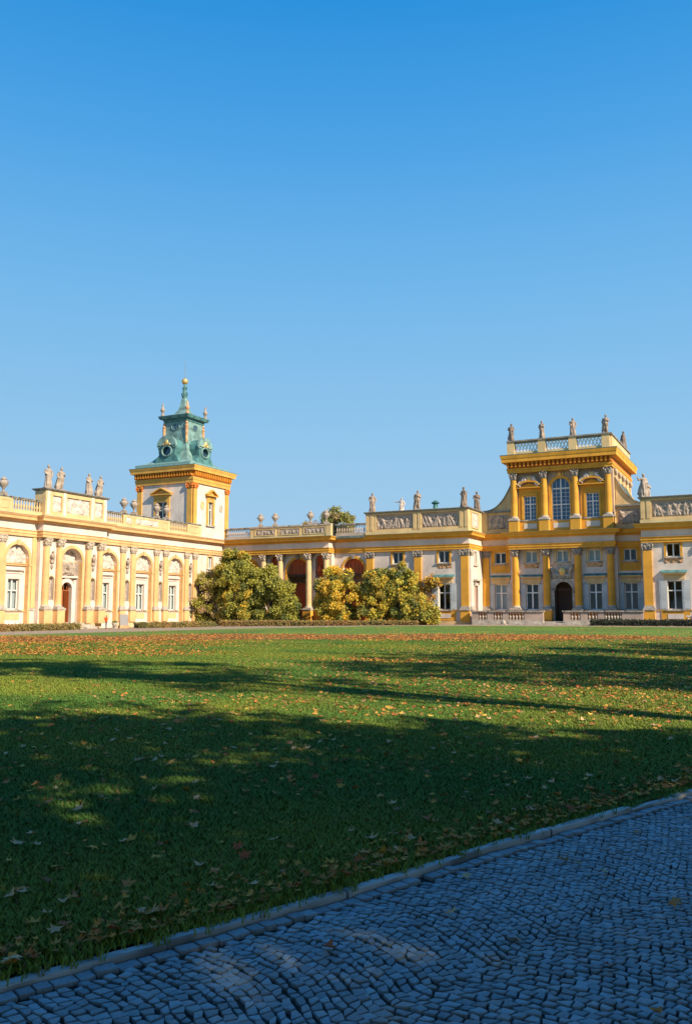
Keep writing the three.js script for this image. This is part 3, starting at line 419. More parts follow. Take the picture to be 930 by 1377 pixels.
// ---------- the corner tower ----------
{
  const t = thing('corner_tower', 'square white and yellow corner tower with green copper roof, lantern and gilded ball', 'tower', [-71.1, 11.3, -94.35]);
  const hx = 4.5, hz = 4.05, Y = (v) => v - 11.3, o = [0, 0];
  part('wall', wall(-hx, hx, 0, Y(18.5), .4, hz, [rectHole(-.35, Y(12.6), Y(16.1), 1.7)]), M.white, t);
  part('wall', wall(-hz, hz, 0, Y(18.5), .4, 0, [rectHole(-.1, Y(13.1), Y(16.2), 1.05)]).rotateY(Math.PI / 2).translate(hx, 0, 0), M.white, t);
  part('wall', [B(-hx, hx - .4, 0, Y(18.5), -hz, -hz + .4), B(-hx, -hx + .4, 0, Y(18.5), -hz + .4, hz - .4)], M.white, t);
  part('inner_wall', B(-hx + .5, hx - 4.5, Y(11.4), Y(18.3), -hz + .5, hz - 4.5), M.interior, t);
  const po = { wd: .8, proj: .16, v0: 0, v1: Y(18.4), ped: false, mat: M.towerYellow, cap: M.orange, ch: .8 };
  pilaster(t, -hx + .45, hz, po); pilaster(t, hx - .4, hz, po); pilaster(t, hx, hz - .45, { ...po, turn: Math.PI / 2, wd: .7 }); pilaster(t, hx, -hz + .4, { ...po, turn: Math.PI / 2, wd: .7 });
  win(t, -.35, Y(12.6), Y(16.1), 1.7, hz, { surround: M.towerYellow, sw: .42, sproj: .14, curtain: null, frame: M.frame });
  win(t, hx, Y(13.1), Y(16.2), 1.05, .1, { turn: Math.PI / 2, surround: M.towerYellow, sw: .36, sproj: .14, curtain: M.darkWood, frame: M.frame });
  part('window_frieze', [B(-.35 - 1.25, -.35 + 1.25, Y(16.55), Y(16.95), hz - .02, hz + .16)], M.towerYellow, t);
  part('window_frieze', [B(hx - .02, hx + .16, Y(16.6), Y(16.95), .1 - .85, .1 + .85)], M.towerYellow, t);
  pediment(t, -.35, Y(16.95), hz, 3.3, .85, .5, M.towerYellow);
  { const p = pediment(t, 0, Y(16.95), 0, 2.4, .75, .5, M.towerYellow); p.rotation.y = Math.PI / 2; p.position.set(hx, Y(16.95), .1); }
  for (const z of [1.9, -2.35]) { const m = part('roundel', [new THREE.TorusGeometry(.42, .08, 6, 20).scale(.85, 1.15, 1), new THREE.CircleGeometry(.4, 20).scale(.85, 1.15, 1).translate(0, 0, .02)], z > 0 ? M.cream : M.stone, t); m.rotation.y = Math.PI / 2; m.position.set(hx + .01, Y(15.6), z); }
  part('architrave', ring(-hx, hx, -hz, hz, [[-.2, Y(18.4)], [.2, Y(18.4)], [.2, Y(18.75)], [.26, Y(18.8)], [.26, Y(19.18)], [-.2, Y(19.19)]]), M.towerYellow, t);
  part('frieze', ring(-hx, hx, -hz, hz, [[.12, Y(19.15)], [.12, Y(20.0)]]), M.orange, t);
  const L = []; for (const s of [-1, 1]) { L.push(...dentils(-hx - .2, hx + .2, s > 0 ? hz + .1 : -hz - .55, Y(19.3), Y(19.92), .45, .42, .2)); L.push(...dentils(-hz - .2, hz + .2, 0, Y(19.3), Y(19.92), .45, .42, .2).map(g => g.rotateY(Math.PI / 2).translate(s > 0 ? hx + .1 : -hx - .55, 0, 0))); }
  part('brackets', L, M.yellowDeep, t);
  part('cornice', ring(-hx, hx, -hz, hz, [[0, Y(19.9)], [.7, Y(19.93)], [.72, Y(20.2)], [.76, Y(20.3)], [.83, Y(20.5)], [.85, Y(20.62)]]), M.towerYellow, t);
  part('cornice_flashing', ring(-hx, hx, -hz, hz, [[.86, Y(20.6)], [.88, Y(20.66)], [-1, Y(20.8)]]), M.copper, t);
  const q = 4.25, cx = -.2, ro = sub('roof', t, [cx, 0, -.05]);
  part('sweep', ring(-q, q, -q, q, [[.25, Y(20.7)], [.25, Y(21.12)], [.1, Y(21.2)], [-.15, Y(21.25)], [-.7, Y(21.45)], [-1.3, Y(21.85)], [-1.8, Y(22.45)], [-2.12, Y(23.15)], [-2.3, Y(24.0)], [-2.38, Y(25.0)], [-2.4, Y(25.9)], [-2.4, Y(27.5)]]), M.copperPale, ro);
  part('lantern_cornice', ring(-q, q, -q, q, [[-2.6, Y(27.25)], [-2.3, Y(27.3)], [-2.28, Y(27.6)], [-1.9, Y(27.7)], [-1.8, Y(27.95)], [-1.75, Y(28.1)], [-2.6, Y(28.2)]]), M.copper, ro);
  part('cap_roof', ring(-q, q, -q, q, [[-2.0, Y(28.12)], [-2.7, Y(28.32)], [-3.3, Y(28.65)], [-3.65, Y(29.2)], [-3.88, Y(30.1)], [-4.0, Y(31.0)], [-4.24, Y(31.02)]]), M.copperPale, ro);
  part('spire', [lathe([[.27, Y(30.9)], [.4, Y(31.2)], [.2, Y(31.5)], [.34, Y(31.8)], [.14, Y(32.1)], [.3, Y(32.35)], [.12, Y(32.7)], [.2, Y(32.85)], [0, Y(32.95)]], 10), ...[0, 1, 2, 3].flatMap(k => [new THREE.TorusGeometry(.22, .05, 5, 10).translate(.32, Y(31.5), 0).rotateY(k * Math.PI / 2), new THREE.TorusGeometry(.16, .04, 5, 10).translate(.25, Y(32.3), 0).rotateY(k * Math.PI / 2)])], M.copper, ro);
  part('ball', new THREE.SphereGeometry(.45, 18, 12).translate(0, Y(33.3), 0), M.gold, ro);
  part('lightning_rod', cyl(.035, .02, Y(33.6), Y(36.2), 6), M.cap, ro);
  const b = 1.86;
  for (const sx of [-1, 1]) for (const sz of [-1, 1]) {
    part('herm', [cyl(.16, .24, Y(24.3), Y(26.4), 8, sx * b, sz * b), new THREE.SphereGeometry(.27, 8, 6).translate(sx * b, Y(26.6), sz * b), new THREE.SphereGeometry(.2, 8, 6).translate(sx * b, Y(27.05), sz * b)], M.herm, ro);
    part('finial', lathe([[0, 0], [.24, 0], [.24, .35], [.16, .45], [.13, .6], [.32, .85], [.33, 1.02], [.18, 1.25], [.1, 1.4], [.17, 1.58], [.05, 1.85], [0, 2.0]], 10).translate(sx * 2.05, Y(28.05), sz * 2.05), sx * sz > 0 && sx > 0 ? M.herm : M.statue, ro);
  }
  for (const a of [0, Math.PI / 2]) {
    const d = sub('dormer', t, [cx, 0, -.05], a), c = Y(22.95); d.scale.set(1.15, 1, 1.12);
    const out = [[-1.75, Y(21.25)], [-1.55, Y(21.9)], [-1.1, Y(22.5)], [-1.25, Y(23.3)], [-1.2, Y(24.0)], [-.8, Y(24.6)], [0, Y(24.9)], [.8, Y(24.6)], [1.2, Y(24.0)], [1.25, Y(23.3)], [1.1, Y(22.5)], [1.55, Y(21.9)], [1.75, Y(21.25)]];
    const hole = new THREE.Path(); hole.absarc(0, c, .62, 0, Math.PI * 2);
    part('hood', [extr(out, 2.4, .8, [hole])], M.copper, d); part('hood_edge', [extr(archPts(0, Y(23.9), Y(25.05), 1.35, 12), .35, 3.0, [archHole(0, Y(23.92), Y(24.7), 2.0)])], M.copperPale, d);
    part('oculus_ring', new THREE.TorusGeometry(.68, .12, 8, 24).translate(0, c, 3.24), M.copperPale, d); part('oculus_glass', new THREE.CircleGeometry(.64, 24).translate(0, c, 2.9), M.glassBlue, d);
    part('ornament', [new THREE.SphereGeometry(.3, 8, 6).scale(1, 1.5, .6).translate(0, Y(24.1), 3.3), new THREE.SphereGeometry(.2, 8, 6).translate(-.4, Y(23.85), 3.25), new THREE.SphereGeometry(.2, 8, 6).translate(.4, Y(23.85), 3.25)], M.gold, d);
    part('scroll', [-1, 1].map(s => new THREE.TorusGeometry(.24, .12, 6, 12).translate(s * 1.05, Y(23.7), 3.2)), M.copperPale, d);
    const ln = sub('lantern_window', t, [cx, 0, -.05], a);
    part('oval_window', new THREE.CircleGeometry(.5, 18).scale(1.25, .75, 1).translate(0, Y(26.55), b + .01), M.glassBlue, ln); part('oval_frame', new THREE.TorusGeometry(.52, .09, 6, 18).scale(1.25, .8, 1).translate(0, Y(26.55), b), M.copperPale, ln);
    part('window_bars', [B(-.6, .6, Y(26.53), Y(26.57), b, b + .04), B(-.25, -.21, Y(26.2), Y(26.9), b, b + .04), B(.21, .25, Y(26.2), Y(26.9), b, b + .04)], M.copperPale, ln);
  }
}

// ---------- the arcaded gallery ----------
{
  const t = thing('arcade_gallery', 'low yellow gallery with red arches, paired columns and stone balustrade beside the tower', 'building', [0, 0, -98.2]);
  const a0 = -66.5, a1 = -50.45, b1 = -45.85;
  part('wall', wall(a0, a1, -.3, 9.4, .6, 0, [archHole(-55.4, .5, 8.55, 3.2), archHole(-63, .5, 8.55, 3.2), archHole(-52.2, 6.0, 9.0, 1.3), archHole(-59, 6, 9.0, 1.3)]), M.white, t);
  part('wall', wall(a1, b1, -.3, 9.4, .5, -.8, [archHole(-47.75, .5, 8.5, 3.0)]), M.white, t);
  part('wall', B(a1 - .4, a1, -.3, 9.4, -1.4, -.601), M.white, t);
  part('inner_wall', [B(a0, b1, -.3, 11.2, -9, -2.6)], M.panel, t); part('roof', B(a0, b1, 11.0, 11.3, -9, .3), M.roof, t);
  for (const [c, w, r, v] of [[-55.4, 0, 1.6, 8.55], [-63, 0, 1.6, 8.55], [-47.75, -.8, 1.5, 8.5]]) {
    part('archivolt', archRing(c, .5, v, r - .002, .3, w - .5, w + .07), M.yellow, t);
    part('lunette', extr(archPts(c, 6.55, v - .02, r - .01), .08, w - .5), M.red, t);
    part('lunette_ribs', [-1, -.5, 0, .5, 1].map(k => B(c + k - .02, c + k + .02, 6.6, v - .35 - Math.abs(k) * .5, w - .43, w - .39)), M.darkWood, t);
    part('arch_beam', [B(c - r, c + r, 6.3, 6.58, w - .5, w - .3)], M.darkWood, t);
    part('doorway', [B(c - r, c + r, .3, 5.2, w - 1.4, w - 1.3), B(c - r, c + r, 5.2, 5.5, w - 1.45, w - 1.2)], M.red, t);
    part('arch_keystone', extr([[-.15, 0], [.15, 0], [.22, .6], [-.22, .6]], .25, w).translate(c, v - .06, 0), M.capDark, t);
  }
  for (const c of [-52.2, -59]) { part('niche_back', B(c - .9, c + .9, 5.8, 9.2, -.6, -.5), M.red, t); shared('niche_urn', urnBody, M.red, t, c, 5.95, -.2); part('niche_shelf', B(c - .7, c + .7, 5.85, 6.05, -.3, .3), M.white, t); part('niche_panel', B(c - .65, c + .65, 2.3, 5.6, -.02, .05), M.panel, t); part('bench', B(c - .9, c + .9, .3, 1.9, -.02, .2), M.yellow, t); }
  for (const u of [-65.6, -60.3, -57.75, -53.5, -50.95]) column(t, u, .55, { r: .4, ped: .4, mat: M.cream, cap: M.capital });
  part('dado_band', [B(-57, -65.1 + .2, LV.dado0, LV.dado1, -.02, .08), B(-53.8, a1, LV.dado0, LV.dado1, -.02, .08)], M.stone, t);
  entablature(t, a0 + .2, a1, -9, .92, { dy: -.004, flash: M.copperPale }); entablature(t, a1 - 1, b1 + .2, -9, -.7, { dy: -.008, flash: M.copperPale });
  balustrade(t, -66.3, -62.35, .5, M.panel, M.stone, { n: 13 }); balustrade(t, -50.2, -46.0, -.7, M.panel, M.stone, { n: 12 });
  part('parapet', [B(-62.35, -50.3, 11.3, 12.78, .3, .7), B(-50.9, -50.2, 11.3, 12.8, .25, .78), ...[-61.6, -57.9, -54.2].map(u => [B(u, u + 3.2, 11.72, 11.8, .7, .76), B(u, u + 3.2, 12.52, 12.6, .7, .76), B(u, u + .09, 11.8, 12.52, .7, .76), B(u + 3.11, u + 3.2, 11.8, 12.52, .7, .76)]).flat()], M.cream, t);
  for (const [i, u] of [-60, -56.3, -52.6].entries()) relief(t, 'parapet_relief', u, 11.82, .7, 2.9, .68, 210 + i, M.relief, 0, .1, 1.2);
  part('coping', [B(-62.35, -50.2, 12.78, 12.97, .2, .82)], M.stone, t);
}
for (const [x, l] of [[-60.85, 'stone urn on the gallery parapet beside the balustrade at the tower'], [-58.6, 'second stone urn on the gallery parapet from the tower'], [-53.3, 'stone urn on the gallery parapet above the column beside the red arch'], [-51.0, 'stone urn on the gallery parapet above the last column']]) urn(x, 12.96, -97.7, l, 'urns on the gallery parapet', 1.0);

// ---------- the two projecting pavilions ----------
function pavilion(x0, x1, mir, label, seed) {
  const t = thing('palace_pavilion', label, 'building', [0, 0, -99]), X = (d) => mir ? x1 - d : x0 + d;
  const wins = [X(4.25), X(10.3)], pils = [X(.5), X(6.95), X(12.95)];
  part('wall', wall(x0, x1, -.3, 9.4, .5, 0, wins.flatMap(c => [rectHole(c, 1.98, 5.06, 1.5), rectHole(c, 7.65, 9.1, 1.4)])), M.white, t);
  const sideHoles = mir ? [] : [rectHole(2.3, .7, 4.9, 1.2), rectHole(2.3, 7.4, 9.05, .9)];
  part('wall', wall(.5, 6, -.3, 9.4, .45, 0, sideHoles).rotateY(Math.PI / 2).translate(x1, 0, 0), M.white, t);
  part('wall', B(x0, x0 + .45, -.3, 9.4, -8, -.501), M.white, t);
  part('inner_wall', [B(x0 - .3, x1 + .3, -.3, 11.0, -13, -7), B(x0 + .45, x1 - .46, 6.4, 6.6, -7, -.51)], M.interior, t); part('roof', B(x0 + .45, x1 - .45, 11.0, 13.9, -13, -1.25), M.roof, t);
  part('plinth', [B(x0 - .02, x1 + .13, -.3, .62, -.02, .14), B(x1 - .02, x1 + .13, -.3, .6, -4.4, -.021)], M.dado, t);
  for (const c of wins) {
    win(t, c, 1.98, 5.06, 1.5, 0, { surround: M.white, sw: .16, hood: M.copper, shutter: .78, transom: .66, frame: M.frame });
    win(t, c, 7.65, 9.1, 1.4, 0, { surround: M.yellow, sw: .24, transom: 0, frame: M.frame });
    relief(t, 'festoon', c, 6.95, 0, 1.9, .55, seed + 3, M.herm, 0, .1, 1);
    part('apron', [B(c - 1.45, c + 1.45, .68, 1.8, -.02, .06), B(c - 1.8, c + 1.8, LV.dado0, LV.dado1 - .12, -.02, .1)], M.yellow, t); part('apron_panel', B(c - .8, c + .8, .98, 1.5, .06, .09), M.white, t);
  }
  for (const u of pils) pilaster(t, u, 0, { wd: .92, proj: .24, cap: M.capDark });
  if (!mir) {
    pilaster(t, x1, -.5, { wd: .8, proj: .14, turn: Math.PI / 2, cap: M.capital, mat: M.white, pedMat: M.white });
    win(t, x1, 7.4, 9.05, .9, -2.3, { turn: Math.PI / 2, surround: M.white, sw: .2, transom: 0, curtain: M.curtain });
    const d = sub('side_door', t, [x1, .7, -2.3], Math.PI / 2); part('leaf', [B(-.58, .58, 0, 4.15, -.3, -.22), B(-.45, -.08, .3, 1.7, -.22, -.2), B(.08, .45, .3, 1.7, -.22, -.2), B(-.45, -.08, 2, 3.8, -.22, -.2), B(.08, .45, 2, 3.8, -.22, -.2)], M.wood, d); part('surround', [B(-.85, -.6, 0, 4.4, -.05, .1), B(.6, .85, 0, 4.4, -.05, .1), B(-.85, .85, 4.2, 4.5, -.05, .12)], M.white, d); part('hood', [B(-1.0, 1.0, 4.75, 4.95, -.05, .5), B(-.8, -.6, 4.3, 4.75, -.05, .3), B(.6, .8, 4.3, 4.75, -.05, .3)], M.stone, d);
    relief(t, 'side_relief', x1 + .02, 12.0, -2.35, 2.6, 1.75, seed + 9, M.reliefPale, Math.PI / 2, .12, 1.6);
    part('side_panel_frame', [[-1.45, 1.45, 11.85, 11.97], [-1.45, 1.45, 13.77, 13.9], [-1.45, -1.32, 11.97, 13.77], [1.32, 1.45, 11.97, 13.77]].map(([a, b, c, d2]) => B(x1 - .02, x1 + .1, c, d2, -2.35 + a, -2.35 + b)), M.cream, t);
  }
  entablature(t, x0 + .05, x1 - .02, -9, .16, { dy: .003 + (mir ? .004 : 0), flash: M.copperPale });
  const pan = [[X(1.45), X(6.35)], [X(7.55), X(12.3)]].map(p => p.sort((a, b) => a - b));
  part('attic', [extr([[x0, 11.3], [x1, 11.3], [x1, 14.1], [x0, 14.1]], .25, -.02, pan.map(([a, b]) => rectHole((a + b) / 2, 12.02, 13.85, b - a))), B(x0, x1 - .001, 11.3, 14.05, -1.2, -.02), B(x1 - .4, x1, 11.3, 14.1, -6.2, -.021), B(x0, x0 + .4, 11.3, 14.1, -5, -.021)], M.cream, t);
  part('attic_piers', pils.flatMap(u => [B(u - .5, u - .12, 11.9, 13.95, .2, .29), B(u + .12, u + .5, 11.9, 13.95, .2, .29)]).concat([B(x0 - .05, x1 + .05, 11.3, 11.75, .2, .36)]), M.cream, t);
  part('attic_back', pan.map(([a, b]) => B(a, b, 12.0, 13.9, -.06, 0)), M.panel, t);
  pan.forEach(([a, b], i) => relief(t, 'attic_relief', (a + b) / 2, 12.02, .0, b - a, 1.6, seed + 20 + i, M.relief, 0, .17, 3.8));
  part('attic_coping', ring(x0, x1, -6, .24, [[0, 14.0], [.08, 14.04], [.2, 14.14], [.24, 14.2], [.24, 14.26], [-.4, 14.32]]), M.cap, t);
  return t;
}
pavilion(-45.9, -32.4, false, 'white and yellow pavilion with relief attic and shuttered windows behind the yellow shrubs', 300);
pavilion(-12.7, .8, true, 'white and yellow pavilion with relief attic, the one clear of any shrubs', 340);
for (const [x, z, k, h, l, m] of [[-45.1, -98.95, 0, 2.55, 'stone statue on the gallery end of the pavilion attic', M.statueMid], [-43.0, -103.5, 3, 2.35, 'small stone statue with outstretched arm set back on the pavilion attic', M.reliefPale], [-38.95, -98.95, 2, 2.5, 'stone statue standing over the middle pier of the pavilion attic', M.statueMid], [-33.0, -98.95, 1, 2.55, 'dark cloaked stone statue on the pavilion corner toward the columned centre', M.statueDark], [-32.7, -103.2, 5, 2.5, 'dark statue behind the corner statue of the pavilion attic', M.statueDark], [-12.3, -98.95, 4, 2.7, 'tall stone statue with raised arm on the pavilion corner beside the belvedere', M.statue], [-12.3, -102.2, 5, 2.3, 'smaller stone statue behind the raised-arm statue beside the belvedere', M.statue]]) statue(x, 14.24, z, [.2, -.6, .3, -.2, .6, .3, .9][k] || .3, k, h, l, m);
{
  const t = thing('roof_lantern', 'small green copper roof lantern behind the pavilion attic', 'roof lantern', [-39.2, 13.9, -106]);
  part('hip', ring(-1.8, 1.8, -1.8, 1.8, [[0, 0], [-.3, .5], [-.9, .9], [-1.4, 1.1]]), M.copper, t); part('shaft', cyl(.35, .3, 1.05, 1.9, 8), M.copper, t); part('cap', [lathe([[.3, 1.85], [.55, 2.0], [.5, 2.1], [.1, 2.35], [0, 2.4]], 10)], M.copperDark, t);
}

// ---------- the columned centre with its belvedere ----------
const A = -22.35;
{
  const t = thing('palace_centre', 'columned yellow palace centre with tall belvedere storey, arched window and dark doorway', 'building', [0, 0, -103.6]);
  const c0 = A - 6.3, c1 = A + 6.3, x0 = -32.4, x1 = -12.7, inner = [A - 3.73, A + 3.73], outer = [A - 7.75, A + 7.65];
  part('wall', wall(c0, c1, -.3, 9.4, .5, 0, [...inner.map(c => rectHole(c, 1.98, 5.06, 1.5)), ...[...inner, A].map(c => rectHole(c, 7.65, 9.0, 1.4)), archHole(A, .6, 5.3, 2.1)]), M.white, t);
  for (const [a, b, c] of [[x0, c0, outer[0]], [c1, x1, outer[1]]]) part('wall', wall(a, b, -.3, 9.4, .5, -.6, [rectHole(c, 1.98, 5.06, 1.5), rectHole(c, 7.65, 9.0, 1.4)]), M.white, t);
  part('wall', [B(c0, c0 + .4, -.3, 9.4, -1.1, -.501), B(c1 - .4, c1, -.3, 9.4, -1.1, -.501)], M.white, t);
  part('inner_wall', [B(x0 + .2, x1 - .2, -.3, 11.2, -14, -8), B(x0 + .2, x1 - .2, 6.4, 6.6, -8, -1.2)], M.interior, t); part('roof', B(x0, x1, 11.0, 11.3, -14, -.2), M.roof, t);
  part('plinth', [B(c0, A - 1.4, -.3, .75, -.02, .12), B(A + 1.4, c1, -.3, .75, -.02, .12), B(x0, c0, -.3, .75, -.62, -.48), B(c1, x1, -.3, .75, -.62, -.48)], M.dado, t);
  for (const c of [...inner, ...outer]) {
    const w = inner.includes(c) ? 0 : -.6;
    win(t, c, 1.98, 5.06, 1.5, w, { surround: M.cream, sw: .16, hood: M.copper, shutter: .66, transom: .66, frame: M.frameWhite, curtain: c < A - 6 ? M.curtain : null });
    part('apron', [B(c - 1.35, c + 1.35, .76, 1.8, w - .02, w + .06)], M.yellow, t); relief(t, 'festoon', c, 6.95, w, 1.8, .55, 390, M.herm, 0, .1, 1);
  }
  for (const c of [...inner, ...outer, A]) win(t, c, 7.65, 9.0, 1.4, Math.abs(c - A) < 6 ? 0 : -.6, { surround: Math.abs(c - A) < 6 ? M.cream : M.yellow, sw: .24, transom: 0, frame: M.frameWhite, curtain: Math.abs(c - A) < 6 ? M.curtain : null });
  part('bay_field', outer.flatMap(c => [B(c - 1.2, c - .96, 6.5, 9.2, -.62, -.55), B(c + .96, c + 1.2, 6.5, 9.2, -.62, -.55), B(c - .96, c + .96, 6.5, 7.38, -.62, -.55)]).concat(B(x0, x0 + .8, 2.1, 9.2, -.62, -.5)), M.yellow, t);
  for (const u of [A - 5.6, A - 1.85, A + 1.85, A + 5.6]) column(t, u, .42, { r: .43, ped: .7, cap: M.capDark, mat: M.yellow, pedMat: M.yellow });
  pilaster(t, x0 + .5, -.6, { cap: M.capDark, mat: M.yellow });
  // doorway
  part('portal', [archRing(A, .6, 5.3, 1.05, .3, -.3, .14)], M.stone, t);
  { const d = sub('doorway', t, [A, .7, -.3]); part('leaf', [B(-1.03, -.95, 0, 3.6, -1.0, -.02)], M.darkWood, d); part('leaf', [B(.95, 1.03, 0, 3.6, -1.0, -.02)], M.darkWood, d); part('transom', B(-1.04, 1.04, 3.6, 3.72, -.15, -.05), M.darkWood, d); part('screen', [B(-1.04, 1.04, -.1, 4.6, -1.32, -1.28), B(-.04, .04, 0, 3.6, -1.28, -1.24)], M.darkWood, d); }
  for (const s of [-1, 1]) part('door_shutter', B(A + s * 1.3 - (s > 0 ? 0 : .5), A + s * 1.3 + (s > 0 ? .5 : 0), .75, 4.6, .05, .12), M.shutter, t);
  relief(t, 'door_crest', A, 5.6, .02, 2.9, 1.75, 400, M.stone, 0, .5, 1.7); part('crest_shield', new THREE.SphereGeometry(.42, 12, 8).scale(.9, 1.2, .4).translate(A, 6.5, .4), M.gold, t);
  entablature(t, c0 + .15, c1 - .15, -14, .95, { dy: -.002, flash: M.copperPale, frieze: M.white }); entablature(t, x0 - .1, x1 + .1, -14, -.42, { dy: -.006, flash: M.copperDark, frieze: M.white });
  // attic over the outer bays, with a concave scroll wall up to the belvedere
  for (const [s, a, b] of [[-1, x0, c0 + .2], [1, c1 - .2, x1]]) {
    const m = (a + b) / 2;
    part('attic', [B(a, b, 11.3, 14.0, -1.6, -.75), B(a, b, 11.3, 11.75, -.76, -.6), B(s < 0 ? a : b - .7, s < 0 ? a + .7 : b, 11.75, 14, -.76, -.62)], M.cream, t); part('attic_field', B(m - 1.4, m + 1.4, 11.95, 13.7, -.76, -.72), M.panel, t);
    relief(t, 'attic_relief', m, 11.95, -.72, 2.8, 1.7, 410 + s, M.relief, 0, .16, 1.8); part('coping', B(a, b, 14.0, 14.2, -1.7, -.45), M.cap, t);
    const q = []; for (let i = 0; i <= 12; i++) { const k = i / 12; q.push([A + s * lerp(6.25, 10.0, k), 14.2 + 3.3 * Math.pow(1 - k, 2.6)]); }
    const pts = [[A + s * 10.0, 14.15], [A + s * 6.25, 14.15], ...q];
    part('scroll_wall', extr(pts, .7, -1.5), M.cream, t); part('scroll_wall', extr(pts, .7, -10), M.cream, t);
    const e = q.map(([x, y]) => [x, y + .12]); part('scroll_coping', [extr([...q, ...e.slice().reverse()], .9, -1.55)], M.cap, t);
    part('scroll_roof', extr([...q.map(([x, y]) => [x, y - .2]), ...q.slice().reverse().map(([x, y]) => [x, y - .35])], 8, -10), M.roof, t);
    for (let i = 1; i < 9; i++) part('roof_seam', extr([...q.map(([x, y]) => [x, y - .2]), ...q.slice().reverse().map(([x, y]) => [x, y - .1])], .05, -1.6 - i), M.roof, t);
  }
  // belvedere
  const bl = A - 6.15, br = A + 6.15, bz = -14.4, bays = [A - 3.73, A + 3.73];
  part('belvedere_wall', wall(bl, br, 11.3, 18.7, .45, 0, [...bays.map(c => rectHole(c, 12.85, 15.75, 1.5)), archHole(A, 12.75, 17.75, 2.2)]), M.panel, t);
  part('belvedere_wall', [B(bl, bl + .4, 11.3, 18.7, bz, -.451), B(br - .4, br, 11.3, 18.7, bz, -.451), B(bl + .4, br - .4, 11.3, 18.7, bz, bz + .4)], M.cream, t);
  part('belvedere_inner_wall', B(bl + .5, br - .5, 11.4, 20.5, bz + .5, -6), M.interior, t);
  part('bay_field', bays.flatMap(c => [B(c - 1.38, c - .75, 12.9, 16.75, -.02, .07), B(c + .75, c + 1.38, 12.9, 16.75, -.02, .07), B(c - .75, c + .75, 15.75, 16.75, -.02, .068), B(c - 1.38, c + 1.38, 11.4, 12.7, -.02, .1), B(c - .98, c - .75, 12.9, 16, .07, .16), B(c + .75, c + .98, 12.9, 16, .07, .16), B(c - .98, c + .98, 15.8, 16.1, .071, .158)]).concat([B(A - 1.4, A + 1.4, 11.4, 12.6, -.02, .1)]), M.yellow, t);
  part('inset_panel', [B(A - .95, A + .95, 11.75, 12.35, .1, .13), ...bays.map(c => B(c - .8, c + .8, 11.75, 12.4, .1, .13))], M.white, t);
  for (const c of bays) {
    win(t, c, 12.85, 15.75, 1.5, 0, { glass: M.glassBlue, grid: [4, 6], transom: .66, frame: M.frameWhite, inset: .15 });
    pediment(t, c, 16.7, .05, 3.15, .78, .55, M.yellow, true); for (const s of [-1, 1]) { const m = shared('pediment_figure', statueKinds[2], M.reliefPale, t, c + s * 1.25, 17.05, .45); m.rotation.z = s * .75; m.scale.set(.85, .72, .7); } part('pediment_shield', new THREE.SphereGeometry(.36, 10, 8).scale(.9, 1.25, .5).translate(c, 17.85, .35), M.gold, t);
  }
  part('archivolt', archRing(A, 12.75, 17.75, 1.098, .32, -.3, .12), M.yellow, t);
  {
    const g = sub('arched_window', t, [A, 12.75, -.2]), L = [archRing(0, 0, 4.99, .99, .11, -.08, 0), B(-.07, .07, 0, 4.95, -.085, .03), B(-1.05, 1.05, 1.75, 1.87, -.08, .02), B(-1.05, 1.05, 3.72, 3.84, -.08, .02)];
    for (const x of [-.55, .55]) L.push(B(x - .018, x + .018, 0, 4.75, -.06, -.02)); for (let j = 1; j < 9; j++) L.push(B(-1.05, 1.05, j * .46 - .016, j * .46 + .016, -.058, -.022)); part('frame', L, M.frameWhite, g);
    for (const s of [-1, 1]) for (const [a, b] of [[0, 1.8], [1.8, 3.78]]) part('pane', new THREE.PlaneGeometry(1.05, b - a).translate(s * .525, (a + b) / 2, -.05), M.glassBlue, g); part('arched_pane', new THREE.ShapeGeometry(new THREE.Shape(archPts(0, 3.78, 4.98, 1.06).map(p => new THREE.Vector2(...p)))).translate(0, 0, -.05), M.glassBlue, g);
  }
  part('keystone_head', [new THREE.SphereGeometry(.28, 10, 8).translate(A, 18.25, .2), new THREE.TorusGeometry(.36, .09, 6, 12).translate(A, 18.25, .12)], M.gold, t);
  for (const [i, u] of [A - 5.6, A - 1.9, A + 1.8, A + 5.6].entries()) {
    const g = column(t, u, .38, { r: .4, v0: 12.9, v1: 18.62, ped: 11.36, cap: M.capDark, pedMat: M.yellow });
  }
  for (const z of [-1.3, -4.2, -7.1, -10, -13]) pilaster(t, br, z, { turn: Math.PI / 2, wd: .8, proj: .16, v0: 12.9, v1: 18.62, ped: false, mat: M.cream, cap: M.capital });
  for (const z of [-2.75, -8.5]) relief(t, 'side_festoon', br + .02, 16.2, z, 1.6, 1.9, 450, M.herm, Math.PI / 2, .2, 1);
  part('belvedere_architrave', ring(bl, br, bz, .8, [[-.5, 18.62], [.1, 18.62], [.1, 18.9], [.17, 18.92], [.17, 19.15], [-.4, 19.16]]), M.yellow, t);
  part('belvedere_frieze', ring(bl, br, bz, .8, [[.06, 19.12], [.06, 19.95]]), M.orange, t);
  part('belvedere_brackets', [...dentils(bl - .2, br + .2, .84, 19.28, 19.85, .42, .5, .22), ...dentils(-.9, 14.4, br, 19.28, 19.85, .42, .5, .22).map(g => g.translate(-br, 0, 0).rotateY(Math.PI / 2).translate(br + .04, 0, 0))], M.yellowDeep, t);
  part('belvedere_cornice', ring(bl, br, bz, .8, [[0, 19.84], [.66, 19.88], [.66, 20.2], [.72, 20.34], [.78, 20.62], [.8, 20.75]]), M.yellow, t);
  part('belvedere_flashing', ring(bl, br, bz, .8, [[.81, 20.73], [.83, 20.8], [-.4, 20.95]]), M.copperPale, t); part('belvedere_roof', B(bl + .2, br - .2, 20.5, 20.9, bz + .2, .6), M.roof, t);
  const piers = [A - 5.8, A - 2.0, A + 1.7, A + 5.55];
